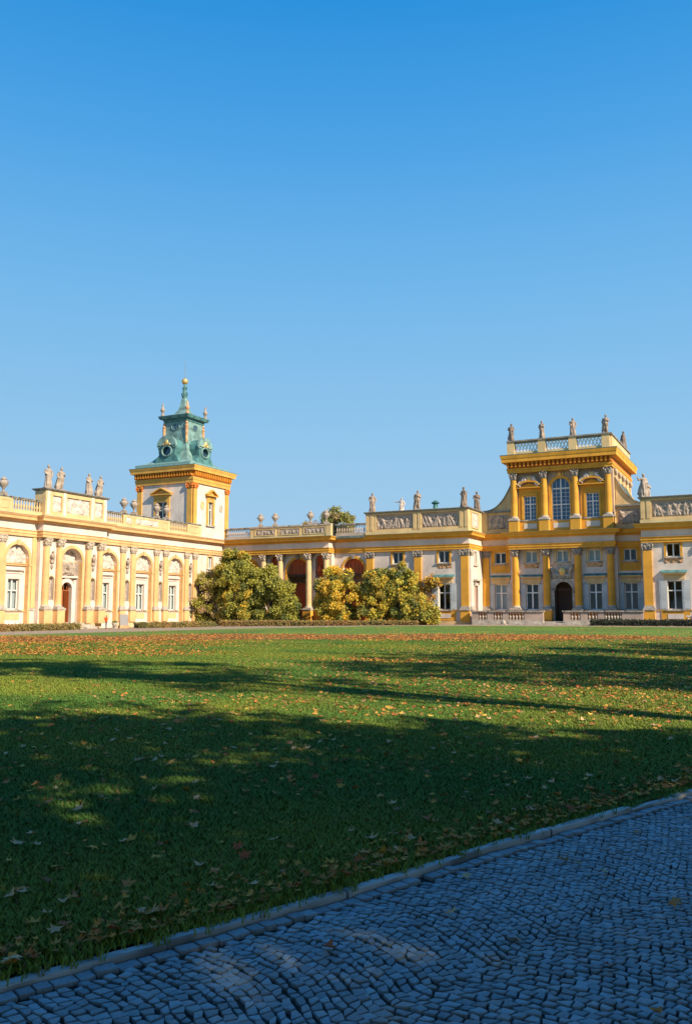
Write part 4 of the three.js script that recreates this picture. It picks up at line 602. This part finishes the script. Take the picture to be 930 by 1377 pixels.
  part('parapet_pier', piers.map(u => B(u - .45, u + .45, 20.9, 22.5, -.05, .75)), M.cream, t);
  part('parapet_plinth', [B(bl + .1, br - .1, 20.85, 21.25, .1, .55), B(br - .45, br, 20.85, 21.25, bz + .2, .1)], M.cream, t);
  part('parapet_rail', [B(bl - .15, br + .15, 22.5, 22.66, -.1, .85), B(br - .6, br + .15, 22.5, 22.66, bz, -.1), B(bl + .1, br - .1, 22.3, 22.5, .15, .5)], M.cap, t);
  part('parapet_side', B(br - .45, br, 21.25, 22.5, bz + .2, .09), M.cream, t);
  for (let i = 0; i < 3; i++) {
    const a = piers[i] + .45, b = piers[i + 1] - .45, n = 7, L = []; const w = (b - a) / n;
    for (let k = 0; k < n; k++) for (const s of [-1, 1]) L.push(B(-.06, .06, -Math.hypot(w, 1.05) / 2, Math.hypot(w, 1.05) / 2, -.06, .06).rotateZ(s * Math.atan2(w, 1.05)).translate(a + (k + .5) * w, 21.775, .32 + s * .03));
    part('parapet_lattice', L, M.frameWhite, t);
  }
}
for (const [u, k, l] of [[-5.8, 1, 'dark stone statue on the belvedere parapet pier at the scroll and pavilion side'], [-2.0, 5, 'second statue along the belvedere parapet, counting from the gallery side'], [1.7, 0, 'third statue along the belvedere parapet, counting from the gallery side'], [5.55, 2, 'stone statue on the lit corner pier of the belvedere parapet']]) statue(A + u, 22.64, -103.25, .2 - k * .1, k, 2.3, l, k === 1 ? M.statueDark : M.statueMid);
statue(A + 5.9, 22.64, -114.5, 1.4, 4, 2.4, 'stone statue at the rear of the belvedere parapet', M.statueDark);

// ---------- the front terrace ----------
{
  const t = thing('terrace', 'low stone terrace with balustraded parapets and steps before the columned doorway', 'terrace', [0, 0, -98.3]);
  part('platform', B(-31.9, -12.75, -.2, .62, -4.6, -.25), M.steps, t);
  for (const [a, b, ends] of [[-31.95, -23.55, 1], [-21.3, -12.72, 1]]) {
    part('parapet_base', B(a, b, .2, .82, -.3, .1), M.steps, t); part('parapet_cap', [B(a - .06, b + .06, 1.68, 1.76, -.34, .12), B(a - .1, b + .1, 1.76, 1.86, -.4, .18)], M.stone, t);
    const L = b - a, solid = [[0, .09], [.22, .31], [.44, .52], [.74, 1]]; part('parapet_pier', solid.map(([p, q]) => B(a + p * L, a + q * L, .82, 1.68, -.26, .04)), M.panel, t); part('parapet_infill', solid.slice(0, -1).map(([p, q], i) => B(a + q * L, a + solid[i + 1][0] * L, .82, 1.68, -.26, -.16)), M.orange, t);
    const bg = cached('terrbal', () => balusterGeo.clone().scale(1.05, .9, 1.05)); for (let i = 0; i < 3; i++) { const p = a + solid[i][1] * L, q = a + solid[i + 1][0] * L, n = Math.round((q - p) / .34); for (let k = 0; k < n; k++) shared('baluster', bg, M.stone, t, p + (k + .5) * (q - p) / n, .82, -.08); }
  }
  for (let i = 0; i < 3; i++) part('step', B(-27.5 - .0 * i, -17.9, -.2, .62 - .13 * (i + 1), -.3, .35 + .38 * i), M.steps, t);
}
for (const [x, l] of [[-27.9, 'stone guard block at the pavilion end of the terrace steps'], [-17.6, 'pale stone guard block at the hedge end of the terrace steps']]) { const t = thing('guard_block', l, 'guard stone', [x, .22, -97.3], 0, 'guard stones at the steps'); part('block', [lathe([[0, 0], [.3, 0], [.28, .35], [.2, .52], [0, .6]], 10)], M.steps, t); part('base', B(-.36, .36, -.1, .1, -.36, .36), M.stone, t); }
// ---------- foliage ----------
function leafClump(n, leaf, spread, seed) {
  const r = rng(seed), P = [], m = new THREE.Matrix4(), q = new THREE.Quaternion(), e = new THREE.Euler();
  for (let i = 0; i < n; i++) {
    const L = leaf * (.7 + .6 * r()), w = L * .36, a = [[0, 0, 0], [-w, .04 * L, L * .5], [w, .04 * L, L * .5], [0, -.1 * L, L]];
    e.set(r() * 6.3, r() * 6.3, r() * 6.3); q.setFromEuler(e); const c = V(r() - .5, r() - .5, r() - .5).multiplyScalar(2 * spread); m.compose(c, q, V(1, 1, 1));
    const p = a.map(v => V(...v).applyMatrix4(m)); for (const k of [0, 2, 1, 1, 2, 3]) P.push(p[k].x, p[k].y, p[k].z);
  }
  const g = new THREE.BufferGeometry(); g.setAttribute('position', new THREE.Float32BufferAttribute(P, 3)); g.computeVertexNormals(); return metricUV(g);
}
const leafMat = new THREE.MeshPhysicalMaterial({ color: 0xffffff, roughness: .75, side: THREE.DoubleSide, transmission: .35, thickness: 0 });
const clumpBig = leafClump(20, .20, .27, 3), clumpSmall = leafClump(10, .15, .1, 4), clumpTree = leafClump(10, .30, .34, 5);
function foliage(parent, name, geo, spots, colors, seed, scale = [.7, 1.3], world = false) {
  const r = rng(seed), im = new THREE.InstancedMesh(geo, leafMat, spots.length), m = new THREE.Matrix4(), q = new THREE.Quaternion(), e = new THREE.Euler(), c = new THREE.Color();
  spots.forEach((p, i) => {
    e.set(r() * 6.3, r() * 6.3, r() * 6.3); const s = lerp(scale[0], scale[1], r()); m.compose(V(p[0], p[1], p[2]), q.setFromEuler(e), V(s, s, s)); im.setMatrixAt(i, m);
    const t = clamp((p[3] ?? r()) + (r() - .5) * .5) * (colors.length - 1), k = Math.min(colors.length - 2, Math.floor(t)), f = t - k, v = .75 + .5 * r(); c.setRGB(...[0, 1, 2].map(j => lerp(colors[k][j], colors[k + 1][j], f) * v)); im.setColorAt(i, c);
  });
  im.name = name; im.userData = { kind: 'stuff' }; parent.add(im); return im;
}
// leafy sub-masses scattered through ellipsoids, leaving gaps between them
function spotsIn(ells, n, seed, subs = 26, subR = .3, low = 0) {
  const r = rng(seed), out = [], S = [];
  const dir = () => { const z = r() * 2 - 1, a = r() * 6.283, s = Math.sqrt(1 - z * z); return [s * Math.cos(a), z, s * Math.sin(a)]; };
  for (const [x, y, z, rx, ry, rz] of ells) for (let i = 0; i < subs; i++) { const d = dir(), k = .4 + .66 * Math.sqrt(r()); S.push([x + d[0] * rx * k, y + d[1] * ry * k, z + d[2] * rz * k, Math.min(rx, ry, rz) * subR * (.6 + .8 * r()), r()]); }
  while (out.length < n) { const s = S[Math.floor(r() * S.length)], d = dir(), k = Math.pow(r(), .45) * s[3]; const y = s[1] + d[1] * k * .8; if (y < low) continue; out.push([s[0] + d[0] * k, y, s[2] + d[2] * k, s[4]]); }
  return [out, S];
}
function limb(a, b, ra, rb, bend, seed) {
  const r = rng(seed), mid = a.clone().lerp(b, .5).add(V((r() - .5) * bend, bend * .3 * r(), (r() - .5) * bend)), c = new THREE.QuadraticBezierCurve3(a, mid, b), g = new THREE.TubeGeometry(c, 8, 1, 7), p = g.attributes.position;
  for (let i = 0; i <= 8; i++) { const o = c.getPointAt(i / 8), rad = lerp(ra, rb, i / 8); for (let k = 0; k <= 7; k++) { const j = i * 8 + k; p.setXYZ(j, o.x + (p.getX(j) - o.x) * rad, o.y + (p.getY(j) - o.y) * rad, o.z + (p.getZ(j) - o.z) * rad); } }
  g.computeVertexNormals(); return g;
}
function tree(name, label, x, z, h, ells, n, colors, seed, group, o = {}) {
  const t = thing(name, label, 'tree', [x, gh(x, z) - .1, z], 0, group), [sp, S] = spotsIn(ells, n, seed, o.subs || 34, o.subR || .34), r = rng(seed), rad = o.rad || .38;
  const top = V(ells[0][0] * .3, h * .55, ells[0][2] * .3); part('trunk', [limb(V(0, 0, 0), top, rad, rad * .45, .5, seed), cyl(rad * 1.5, rad * .95, 0, .7, 9)], M.trunk, t);
  part('limbs', S.filter((_, i) => i % 3 === 0).map((s, i) => limb(V(0, 0, 0).lerp(top, .45 + .5 * r()), V(s[0], s[1], s[2]), rad * .3, .03, 1.2, seed + i)), M.trunk, t);
  foliage(t, 'crown', o.geo || clumpTree, sp, colors, seed + 1, o.scale || [.8, 1.5]); return t;
}
const green = [.10, .15, .03], olive = [.30, .29, .035], lime = [.50, .47, .05], yellowLeaf = [.80, .54, .035], gold = [.70, .38, .03], rust = [.42, .17, .04], pinkish = [.62, .44, .27], tan = [.45, .32, .15];
// unseen trees: some cast the lawn and sett shadows, others added to dim skylight
for (const [i, [x, z, h, ells, n]] of [
  [11, 1.0, 19, [[0, 12, 0, 6.2, 6.2, 6.2]], 2100], [8.8, -1.2, 10, [[0, 7, 0, 4.0, 2.8, 3.2]], 150], [9.8, -6.6, 10, [[0, 7, 0, 3.6, 2.8, 3.2]], 520],
  [11, 11, 19, [[0, 11, 0, 6.5, 7, 6]], 2600], [6, 5.5, 21, [[-1, 15, -1.5, 7.5, 4.5, 7.5]], 5200], [3, 15, 20, [[0, 12, 0, 7, 7, 5]], 2600], [-9, 12, 20, [[0, 12, 0, 7, 7, 6.5]], 2600], [-21, 7, 20, [[0, 12, 0, 7, 7, 6]], 2600], [23, -2.4, 19, [[0, 12.5, 0, 4.0, 6, 3]], 300],  // crown overhead and several trees behind the camera are added to block skylight
  [9.5, -11.6, 23, [[0, 18, 0, 4.2, 4.6, 3.4]], 420], [13.5, -23, 19, [[0, 12.5, 0, 4.6, 6, 3.6]], 480], [22, -14.5, 24, [[0, 19, 0, 5, 4.5, 2.4]], 330], [22, -20.5, 22, [[0, 16, 0, 5, 5.5, 3.2]], 460], [18, -31, 18, [[0, 12, 0, 4.8, 5.6, 3.4]], 480], [29, -33, 25, [[0, 18, 0, 5.5, 6, 4]], 520], [20, -62, 17, [[0, 12, 0, 3.6, 4.6, 2.4]], 320],
].entries()) tree('unseen_shade_tree', ['broad autumn tree out of view shading the foreground', 'tall autumn tree on the verge beyond the drive'][i > 8 ? 1 : 0], x, z, h, ells, n, [green, olive, lime, gold], 500 + i * 13, 'trees on the verge', { subs: i > 8 ? 60 : i ? 44 : 50, subR: i > 8 ? .26 : .32 });
// trees behind the palace
tree('park_tree', 'tall olive green tree rising behind the gallery parapet', -76, -150, 22, [[0, 16.4, 0, 3.0, 5.6, 3]], 1400, [green, olive, tan], 700, 'trees behind the palace');
tree('park_tree', 'broad darker tree behind the gallery urns', -81.0, -148, 21, [[0, 15.2, 0, 3.6, 4.8, 4]], 1400, [green, olive, rust], 710, 'trees behind the palace');
tree('park_tree', 'low pale tree at the pavilion end of the trees behind the gallery', -74.6, -152, 20, [[0, 16, 0, 2.0, 5, 3]], 700, [olive, olive, tan], 720, 'trees behind the palace');
tree('park_tree', 'brown treetop just showing over the wing balustrade', -92, -92, 16, [[0, 12.6, 0, 4, 3.6, 4]], 1200, [olive, rust, tan], 730, 'trees behind the palace');
// shrubs before the gallery
function shrub(name, label, x, z, ells, n, colors, seed, group = 'shrubs before the gallery') {
  const t = thing(name, label, 'shrub', [x, gh(x, z), z], 0, group), [sp, S] = spotsIn(ells, Math.round(n * 1.15), seed, 60, .25, .05), r = rng(seed);
  part('stems', S.filter((_, i) => i % 5 === 0).map((s, i) => limb(V((r() - .5) * 1.4, -.1, (r() - .5) * 1.2), V(s[0], s[1], s[2]), .09, .02, .8, seed + i)), M.trunk, t); foliage(t, 'leaves', clumpBig, sp, colors, seed + 2, [.75, 1.35]); return t;
}
shrub('pink_leaved_shrub', 'shrub with some pinkish fading leaves against the wing corner', -65.3, -92.4, [[0, 3.2, 0, 2.6, 3.6, 2], [-2.0, 1.6, .6, 1.7, 1.8, 1.4], [1.2, 5.2, -.4, 1.5, 2, 1.2]], 2300, [green, olive, lime, pinkish], 810);
shrub('green_shrub', 'tallest green and yellow shrub, in front of the gallery by the tower', -61.2, -92.8, [[0, 4.2, 0, 2.8, 4.9, 2.2], [-.6, 7.2, 0, 2.2, 2.2, 1.6], [1.6, 2.5, .6, 2.4, 2.7, 1.8]], 3400, [green, olive, lime, olive, yellowLeaf], 820);
shrub('green_shrub', 'wide olive shrub reaching the red arch of the gallery', -55.8, -92.8, [[0, 2.7, 0, 2.9, 3.2, 2], [-1.2, 4.6, 0, 2.0, 2.5, 1.5], [2.0, 1.8, .3, 1.7, 1.9, 1.4]], 3200, [green, olive, lime, olive], 830);
shrub('yellow_shrub', 'golden yellow shrub right of the free-standing gallery column', -46.6, -93.2, [[0, 3.6, 0, 2.5, 3.5, 1.8], [-1.6, 3.6, 0, 1.7, 2.4, 1.3], [-1.2, 1.5, .6, 1.4, 1.6, 1.2]], 2700, [green, olive, yellowLeaf, yellowLeaf, lime], 840);
shrub('yellow_shrub', 'dense yellow and green shrub under the upper window of the pavilion', -42.4, -93.6, [[0, 3.0, 0, 2.3, 3.1, 1.9], [.6, 5.0, 0, 1.4, 1.5, 1.1]], 2400, [green, olive, yellowLeaf, lime], 850);
shrub('yellow_shrub', 'sparse yellow shrub ending beside the shuttered pavilion window', -38.6, -94.2, [[0, 1.9, 0, 2.4, 1.9, 1.6], [-.6, 4.6, 0, 1.7, 2.2, 1.2], [2.3, 1.1, .2, 1.5, 1.2, 1.1]], 2100, [green, olive, lime, yellowLeaf, olive], 860);
{
  const t = thing('climbing_vine', 'yellow autumn vine climbing the wall around the pavilion window', 'vine', [-37.3, 0, -98.6]), [sp] = spotsIn([[-.3, 3.4, .1, .95, 2.6, .3], [.5, 5.4, .1, 1.2, .6, .3], [-1.2, 2.2, .1, .8, 1.8, .3]], 700, 870, 30, .9, .1);
  part('stems', [limb(V(-.6, 0, 0), V(.3, 5.2, 0), .05, .02, .5, 1), limb(V(-.4, 0, .1), V(-.9, 4.2, 0), .05, .02, .5, 2)], M.trunk, t); foliage(t, 'leaves', clumpSmall, sp, [olive, yellowLeaf, tan, gold], 871, [.9, 1.5]);
}
// clipped low hedges along the path
function hedge(label, pts, w, h, n, colors, seed) {
  const c = new THREE.CatmullRomCurve3(pts.map(p => V(p[0], 0, p[1]))), p0 = c.getPointAt(.5), t = thing('clipped_hedge', label, 'hedge', [p0.x, gh(p0.x, p0.z), p0.z], 0, 'clipped hedges along the gravel'), r = rng(seed), sp = [], P = [], I = [], N = 40, L = c.getLength();
  const cross = [[-w * .42, 0], [-w * .45, h * .8], [-w * .3, h * .93], [w * .3, h * .93], [w * .45, h * .8], [w * .42, 0]];
  for (let i = 0; i <= N; i++) { const p = c.getPointAt(i / N), d = c.getTangentAt(i / N); for (const [o, y] of cross) P.push(p.x - d.z * o - p0.x, y + .03 * vnoise(i, o * 9, seed), p.z + d.x * o - p0.z); }
  for (let i = 0; i < N; i++) for (let k = 0; k < 5; k++) { const a = i * 6 + k, b = a + 6; I.push(a, a + 1, b, a + 1, b + 1, b); }
  for (const e of [0, N]) for (let k = 1; k < 5; k++) I.push(e * 6, e * 6 + k, e * 6 + k + 1);
  const g = new THREE.BufferGeometry(); g.setAttribute('position', new THREE.Float32BufferAttribute(P, 3)); g.setIndex(I); g.computeVertexNormals(); part('branches', g, std(.05, .04, .02, .95, { side: THREE.DoubleSide }), t);
  for (let i = 0; i < n; i++) { const k = r(), p = c.getPointAt(k), d = c.getTangentAt(k), f = r() * (2 * h + w), o = f < h ? -w / 2 : f < 2 * h ? w / 2 : f - 2 * h - w / 2, y = f < h ? f : f < 2 * h ? f - h : h; sp.push([p.x - d.z * o - p0.x, y, p.z + d.x * o - p0.z, fbm(k * L * .5, o, seed, 3)]); }
  foliage(t, 'leaves', clumpSmall, sp, colors, seed, [.6, 1.1]); return t;
}
const hedgeCol = [[.16, .17, .04], [.36, .27, .07], [.46, .24, .08]];
hedge('clipped brownish hedge in front of the wing, ending at the door path', [[-62.3, -48], [-61.9, -57], [-61.8, -65.4]], .8, .46, 2000, hedgeCol, 901);
hedge('clipped hedge along the wing from the information board to the corner shrub', [[-61.3, -73.6], [-60.4, -79], [-58.9, -84.5]], .75, .44, 1800, hedgeCol, 902);
hedge('long clipped hedge in front of the gallery shrubs', [[-58.6, -85.5], [-54, -88.2], [-46, -90.2], [-36.5, -92.4]], .75, .44, 3000, hedgeCol, 903);
hedge('hedge coloured near black for shade along the foot of the terrace and right pavilion', [[-18.0, -96.6], [-8, -96.7], [6, -96.8]], .9, .52, 2200, [[.035, .05, .025], [.05, .065, .03]], 904);  // near-black leaf colour holds the shade lying over this hedge

// ---------- small things by the palace ----------
{
  // a person in an orange jacket, arms raised to hold something before the face, seen from behind
  const t = thing('person', 'person in orange jacket with raised arms standing on the gravel by the wing', 'person', [-63.3, -.03, -71.2], -.75), H = 1.38, s = H / 1.75;
  const f = (x, y, z) => {
    x /= s; y /= s; z /= s; let d = cone(x, y, z, [.1, .9, 0], [.11, .5, .02], .1, .075);
    d = smin(d, cone(x, y, z, [.11, .5, .02], [.12, .08, 0], .075, .05), .04); d = smin(d, cone(x, y, z, [-.1, .9, 0], [-.11, .5, .02], .1, .075), .04); d = smin(d, cone(x, y, z, [-.11, .5, .02], [-.12, .08, 0], .075, .05), .04);
    for (const k of [-1, 1]) { d = smin(d, cone(x, y, z, [k * .12, .05, -.03], [k * .14, .04, .14], .05, .04), .03); d = smin(d, cone(x, y, z, [k * .2, 1.4, 0], [k * .36, 1.2, .14], .07, .06), .05); d = smin(d, cone(x, y, z, [k * .36, 1.2, .14], [k * .1, 1.5, .3], .055, .042), .03); for (let q = 0; q < 4; q++) d = smin(d, cone(x, y, z, [k * .1, 1.5, .3], [k * .03, 1.5 + q * .018, .34], .028, .012), .012); }
    d = smin(d, cone(x, y, z, [0, .95, 0], [0, 1.36, 0], .17, .19), .1); d = smin(d, cone(x, y, z, [0, 1.42, 0], [0, 1.55, .01], .06, .055), .04); d = smin(d, cone(x, y, z, [0, 1.6, .02], [0, 1.66, 0], .085, .095), .03); d = smin(d, cone(x, y, z, [0, 1.6, .11], [0, 1.59, .12], .015, .012), .02); return d * s;
  };
  const g = surfaceNets(f, [-.42, -.03, -.25], [.42, 1.42, .4], .016), p = g.attributes.position, C = [];
  for (let i = 0; i < p.count; i++) { const x = p.getX(i) / s, y = p.getY(i) / s, z = p.getZ(i) / s; const jacket = [.62, .075, .012], tr = [.03, .03, .04], skin = [.5, .28, .2], sho = [.02, .015, .012]; C.push(...(y < .09 ? sho : y < .9 ? tr : (y > 1.5 && Math.abs(x) < .12 && z < .2) ? skin : (z > .24 && y > 1.42) ? skin : jacket)); }
  g.setAttribute('color', new THREE.Float32BufferAttribute(C, 3)); const b = new THREE.Mesh(metricUV(g), std(1, 1, 1, .85, { vertexColors: true })); b.name = 'body'; t.add(b);
  part('hair', [new THREE.SphereGeometry(.108 * s, 12, 8, 0, 6.3, 0, 1.9).translate(0, 1.655 * s, -.02 * s)], std(.02, .014, .01, .8), t);
}
{
  const t = thing('information_board', 'grey information board leaning on a stand beside the wing wall', 'sign board', [-63.2, -.03, -73.9], 1.05);
  part('panel', [B(-.42, .42, .3, 1.45, -.03, .03).rotateX(-.15)], std(.22, .21, .21, .6), t); part('frame', [B(-.46, -.42, .25, 1.5, -.04, .04).rotateX(-.15), B(.42, .46, .25, 1.5, -.04, .04).rotateX(-.15), B(-.46, .46, 1.45, 1.5, -.04, .04).rotateX(-.15)], M.cap, t);
  part('leg', B(-.4, -.34, 0, 1.2, -.5, -.44).rotateX(.2), M.cap, t); part('leg', B(.34, .4, 0, 1.2, -.5, -.44).rotateX(.2), M.cap, t); part('foot', B(-.55, .55, 0, .3, -.35, .25), M.herm, t);
}
{
  const t = thing('stone_planter', 'small dark stone planter beside the information board', 'planter', [-63.5, -.03, -72.75]); part('bowl', lathe([[0, .1], [.2, .1], [.26, .4], [.34, .52], [.34, .6], [.26, .6], [.24, .5], [0, .5]], 12), M.stone, t); part('foot', B(-.22, .22, 0, .12, -.22, .22), M.stone, t);
  const sp = []; const r = rng(5); for (let i = 0; i < 40; i++) sp.push([(r() - .5) * .4, .6 + r() * .15, (r() - .5) * .4]); foliage(t, 'plant', clumpSmall, sp, [green, olive], 6, [.4, .7]);
}
{
  const t = thing('white_post', 'short white post with a flat cap on the gravel before the right pavilion', 'post', [-8.15, .2, -97.6]); part('shaft', cyl(.06, .05, 0, 1.05, 8), M.frameWhite, t); part('cap', [B(-.24, .24, 1.05, 1.14, -.12, .12), lathe([[0, .98], [.1, .98], [.14, 1.05], [0, 1.05]], 8)], M.frameWhite, t);
}

// ---------- grass and fallen leaves ----------
const inLawn = (x, z) => { let c = false; for (let i = 0, j = lawnOutline.length - 1; i < lawnOutline.length; j = i++) { const [xi, zi] = lawnOutline[i], [xj, zj] = lawnOutline[j]; if ((zi > z) !== (zj > z) && x < (xj - xi) * (z - zi) / (zj - zi) + xi) c = !c; } return c; };
const kerbSamples = []; for (let s = 0; s < 30; s += .25) { const p = onKerb(s, 0); kerbSamples.push([p.x, p.z]); }
const kerbDist = (x, z) => { let m = 9; for (const [a, b] of kerbSamples) m = Math.min(m, Math.hypot(a - x, b - z)); return m; };
{
  const r = rng(31), P = [];
  for (let i = 0; i < 15; i++) { const x = (r() - .5) * .17, z = (r() - .5) * .17, a = r() * 6.28, h = .022 + .032 * r(), lean = .012 + .035 * r(), w = .0028 + .002 * r(), dx = Math.cos(a), dz = Math.sin(a); const b0 = [x - dz * w, 0, z + dx * w], b1 = [x + dz * w, 0, z - dx * w], m0 = [x - dz * w * .8 + dx * lean * .35, h * .6, z + dx * w * .8 + dz * lean * .35], m1 = [x + dz * w * .8 + dx * lean * .35, h * .6, z - dx * w * .8 + dz * lean * .35], t = [x + dx * lean, h, z + dz * lean]; P.push(...b0, ...b1, ...m0, ...m0, ...b1, ...m1, ...m0, ...m1, ...t); }
  const g = new THREE.BufferGeometry(); g.setAttribute('position', new THREE.Float32BufferAttribute(P, 3)); g.computeVertexNormals(); metricUV(g);
  const N = 230000, pts = []; while (pts.length < N) { const d = 3 + 47 * r(), a = THREE.MathUtils.degToRad(0 + 53 * r()), x = -Math.sin(a) * d, z = -Math.cos(a) * d; if (!inLawn(x, z)) continue; if (d < 14) { const k = kerbDist(x, z); if (k < .06 || r() > .25 + k * 1.6) { if (r() < .8) continue; } } pts.push([x, z, d]); }
  const im = new THREE.InstancedMesh(g, std(1, 1, 1, .8, { side: THREE.DoubleSide }), N), m = new THREE.Matrix4(), q = new THREE.Quaternion(), up = V(0, 1, 0), c = new THREE.Color();
  pts.forEach(([x, z, d], i) => { const s = (.8 + .5 * r()), k = 1 + d * .014; q.setFromAxisAngle(up, r() * 6.28); m.compose(V(x, gh(x, z) + .04, z), q, V(s * k, s * (.8 + .5 * fbm(x * .8, z * .8, 3, 2)), s * k)); im.setMatrixAt(i, m); const n = sstep(.25, .75, fbm(x * .35, z * .35, 44, 4)), v = .84 + .32 * r(), y = r() < .05; c.setRGB(...(y ? [.20 * v, .16 * v, .05 * v] : [lerp(.085, .205, n) * v, lerp(.19, .25, n) * v, .02 * v])); im.setColorAt(i, c); });
  im.name = 'grass'; im.userData = { kind: 'stuff', label: 'short green grass blades covering the lawn', category: 'grass' }; scene.add(im);
}
{
  function leafGeo(seed, lobes, curl) { // five-lobed leaf, curled, with a stalk
    const r = rng(seed), rim = [], K = lobes * 4;
    for (let i = 0; i <= K; i++) { const a = -2.5 + 5.0 * i / K, ph = i % 4, rad = (ph === 0 ? .48 : ph === 2 ? .98 : .66) * (1 - .25 * Math.abs(a) / 2.5) * (.9 + .2 * r()); rim.push([Math.sin(a) * rad, Math.cos(a) * rad]); }
    const lift = (x, z) => curl * (x * x * 1.1 + z * z * .5) + .05 * Math.sin(x * 6 + seed) , P = [], pt = ([x, z]) => [x, lift(x, z), z];
    for (let i = 0; i < K; i++) { const h = (p) => [p[0] * .5, p[1] * .5], a = rim[i], b = rim[i + 1], o = [0, -.25]; P.push(...pt(o), ...pt(h(b)), ...pt(h(a)), ...pt(h(a)), ...pt(h(b)), ...pt(b), ...pt(h(a)), ...pt(b), ...pt(a)); }
    P.push(-.02, .02, -.25, .02, .02, -.25, .03, .08, -.85); const g = new THREE.BufferGeometry(); g.setAttribute('position', new THREE.Float32BufferAttribute(P, 3)); g.scale(.062, .062, .062); g.computeVertexNormals(); return metricUV(g);
  }
  const geos = [leafGeo(1, 5, .35), leafGeo(2, 5, .6), leafGeo(3, 5, -.25), leafGeo(4, 3, .5)];
  const veins = tex(128, .05, (x, y) => .72 + .28 * fbm(x * 8, y * 8, 6, 4, 8));
  const kinds = [['orange brown', [.74, .28, .06]], ['pale tan', [.82, .52, .26]], ['rusty red', [.60, .14, .035]], ['golden yellow', [.80, .42, .05]], ['dull brown', [.34, .17, .07]]].map(([n, c]) => [n, std(...c, .8, { map: veins, side: THREE.DoubleSide }), c]);
  const r = rng(77), place = (o, x, z, y, s) => { o.position.set(x, y, z); o.rotation.set((r() - .5) * .8, r() * 6.28, (r() - .5) * .8); o.scale.setScalar(s); };
  let n = 0; const near = [];
  while (n < 300) {
    const d = 3.6 + 10.5 * Math.pow(r(), .8), a = THREE.MathUtils.degToRad(4.5 + 43 * r()), x = -Math.sin(a) * d, z = -Math.cos(a) * d, lawn = inLawn(x, z), kd = kerbDist(x, z);
    if (!lawn && (kd < .12 || r() > .11)) continue; if (lawn && r() > (kd < .7 ? .95 : .38)) continue;
    const k = Math.floor(r() * r() * 5 + r() * 1.2) % 5, m = new THREE.Mesh(geos[Math.floor(r() * 4)], kinds[k][1]); m.name = numbered('fallen_leaf'); place(m, x, z, lawn ? gh(x, z) + .088 + .02 * r() : .04, .65 + .5 * r());
    const where = !lawn ? 'lying on the cobbled drive' : kd < .7 ? 'lying on the lawn edge along the kerb' : 'lying on the shaded lawn';
    m.userData = { label: `${kinds[k][0]} lobed leaf ${where}`, category: 'leaf', group: `${kinds[k][0]} leaves ${where}` }; scene.add(m); n++;
  }
  // the rest of the litter, thick in drifts and under the trees
  const far = []; let guard = 0;
  while (far.length < 34000 && guard++ < 900000) { const d = 3.5 + 84 * Math.pow(r(), .75), a = THREE.MathUtils.degToRad(-3 + 56 * r()), x = -Math.sin(a) * d, z = -Math.cos(a) * d; const p = patch(x, z), dens = d < 14 ? .1 : .03 + .6 * p + .22 * sstep(.5, .72, fbm(x * .22, z * .3, 66, 3)) + .6 * sstep(-18, -2, x) * sstep(-9, -20, z) * sstep(-75, -45, z); if (r() > dens || !inLawn(x, z)) continue; far.push([x, z, d, p]); }
  for (let s = 0; s < 1500; s++) { const t = 5 + 16 * r(), p = onKerb(t, -.08 - .6 * r() * r()); far.push([p.x, p.z, 6, .9]); }
  const cols = [[.52, .17, .03], [.56, .27, .045], [.60, .36, .06], [.40, .11, .025], [.40, .22, .09]], c = new THREE.Color();
  const top = new THREE.Group(); top.name = 'leaf_litter'; top.userData = { kind: 'stuff', label: 'scattered small autumn leaves strewn over the lawn', category: 'leaves' }; scene.add(top);
  geos.forEach((g, k) => { const L = far.filter((_, i) => i % 4 === k), im = new THREE.InstancedMesh(g, std(1, 1, 1, .8, { side: THREE.DoubleSide }), L.length), o = new THREE.Object3D(); L.forEach(([x, z, d, p], i) => { place(o, x, z, gh(x, z) + .08 + .025 * r(), (.5 + .6 * r() + .35 * p) * (d > 8 ? 1 : .5)); o.updateMatrix(); im.setMatrixAt(i, o.matrix); const q = cols[Math.floor(r() * (p > .3 ? 2 : 5))], v = .7 + .5 * r(); c.setRGB(q[0] * v, q[1] * v, q[2] * v); im.setColorAt(i, c); }); im.name = 'leaves'; im.userData = { kind: 'stuff' }; top.add(im); });
}
scene.traverse(o => { if (o.isMesh) { o.castShadow = true; o.receiveShadow = true; } });
renderer.render(scene, camera);
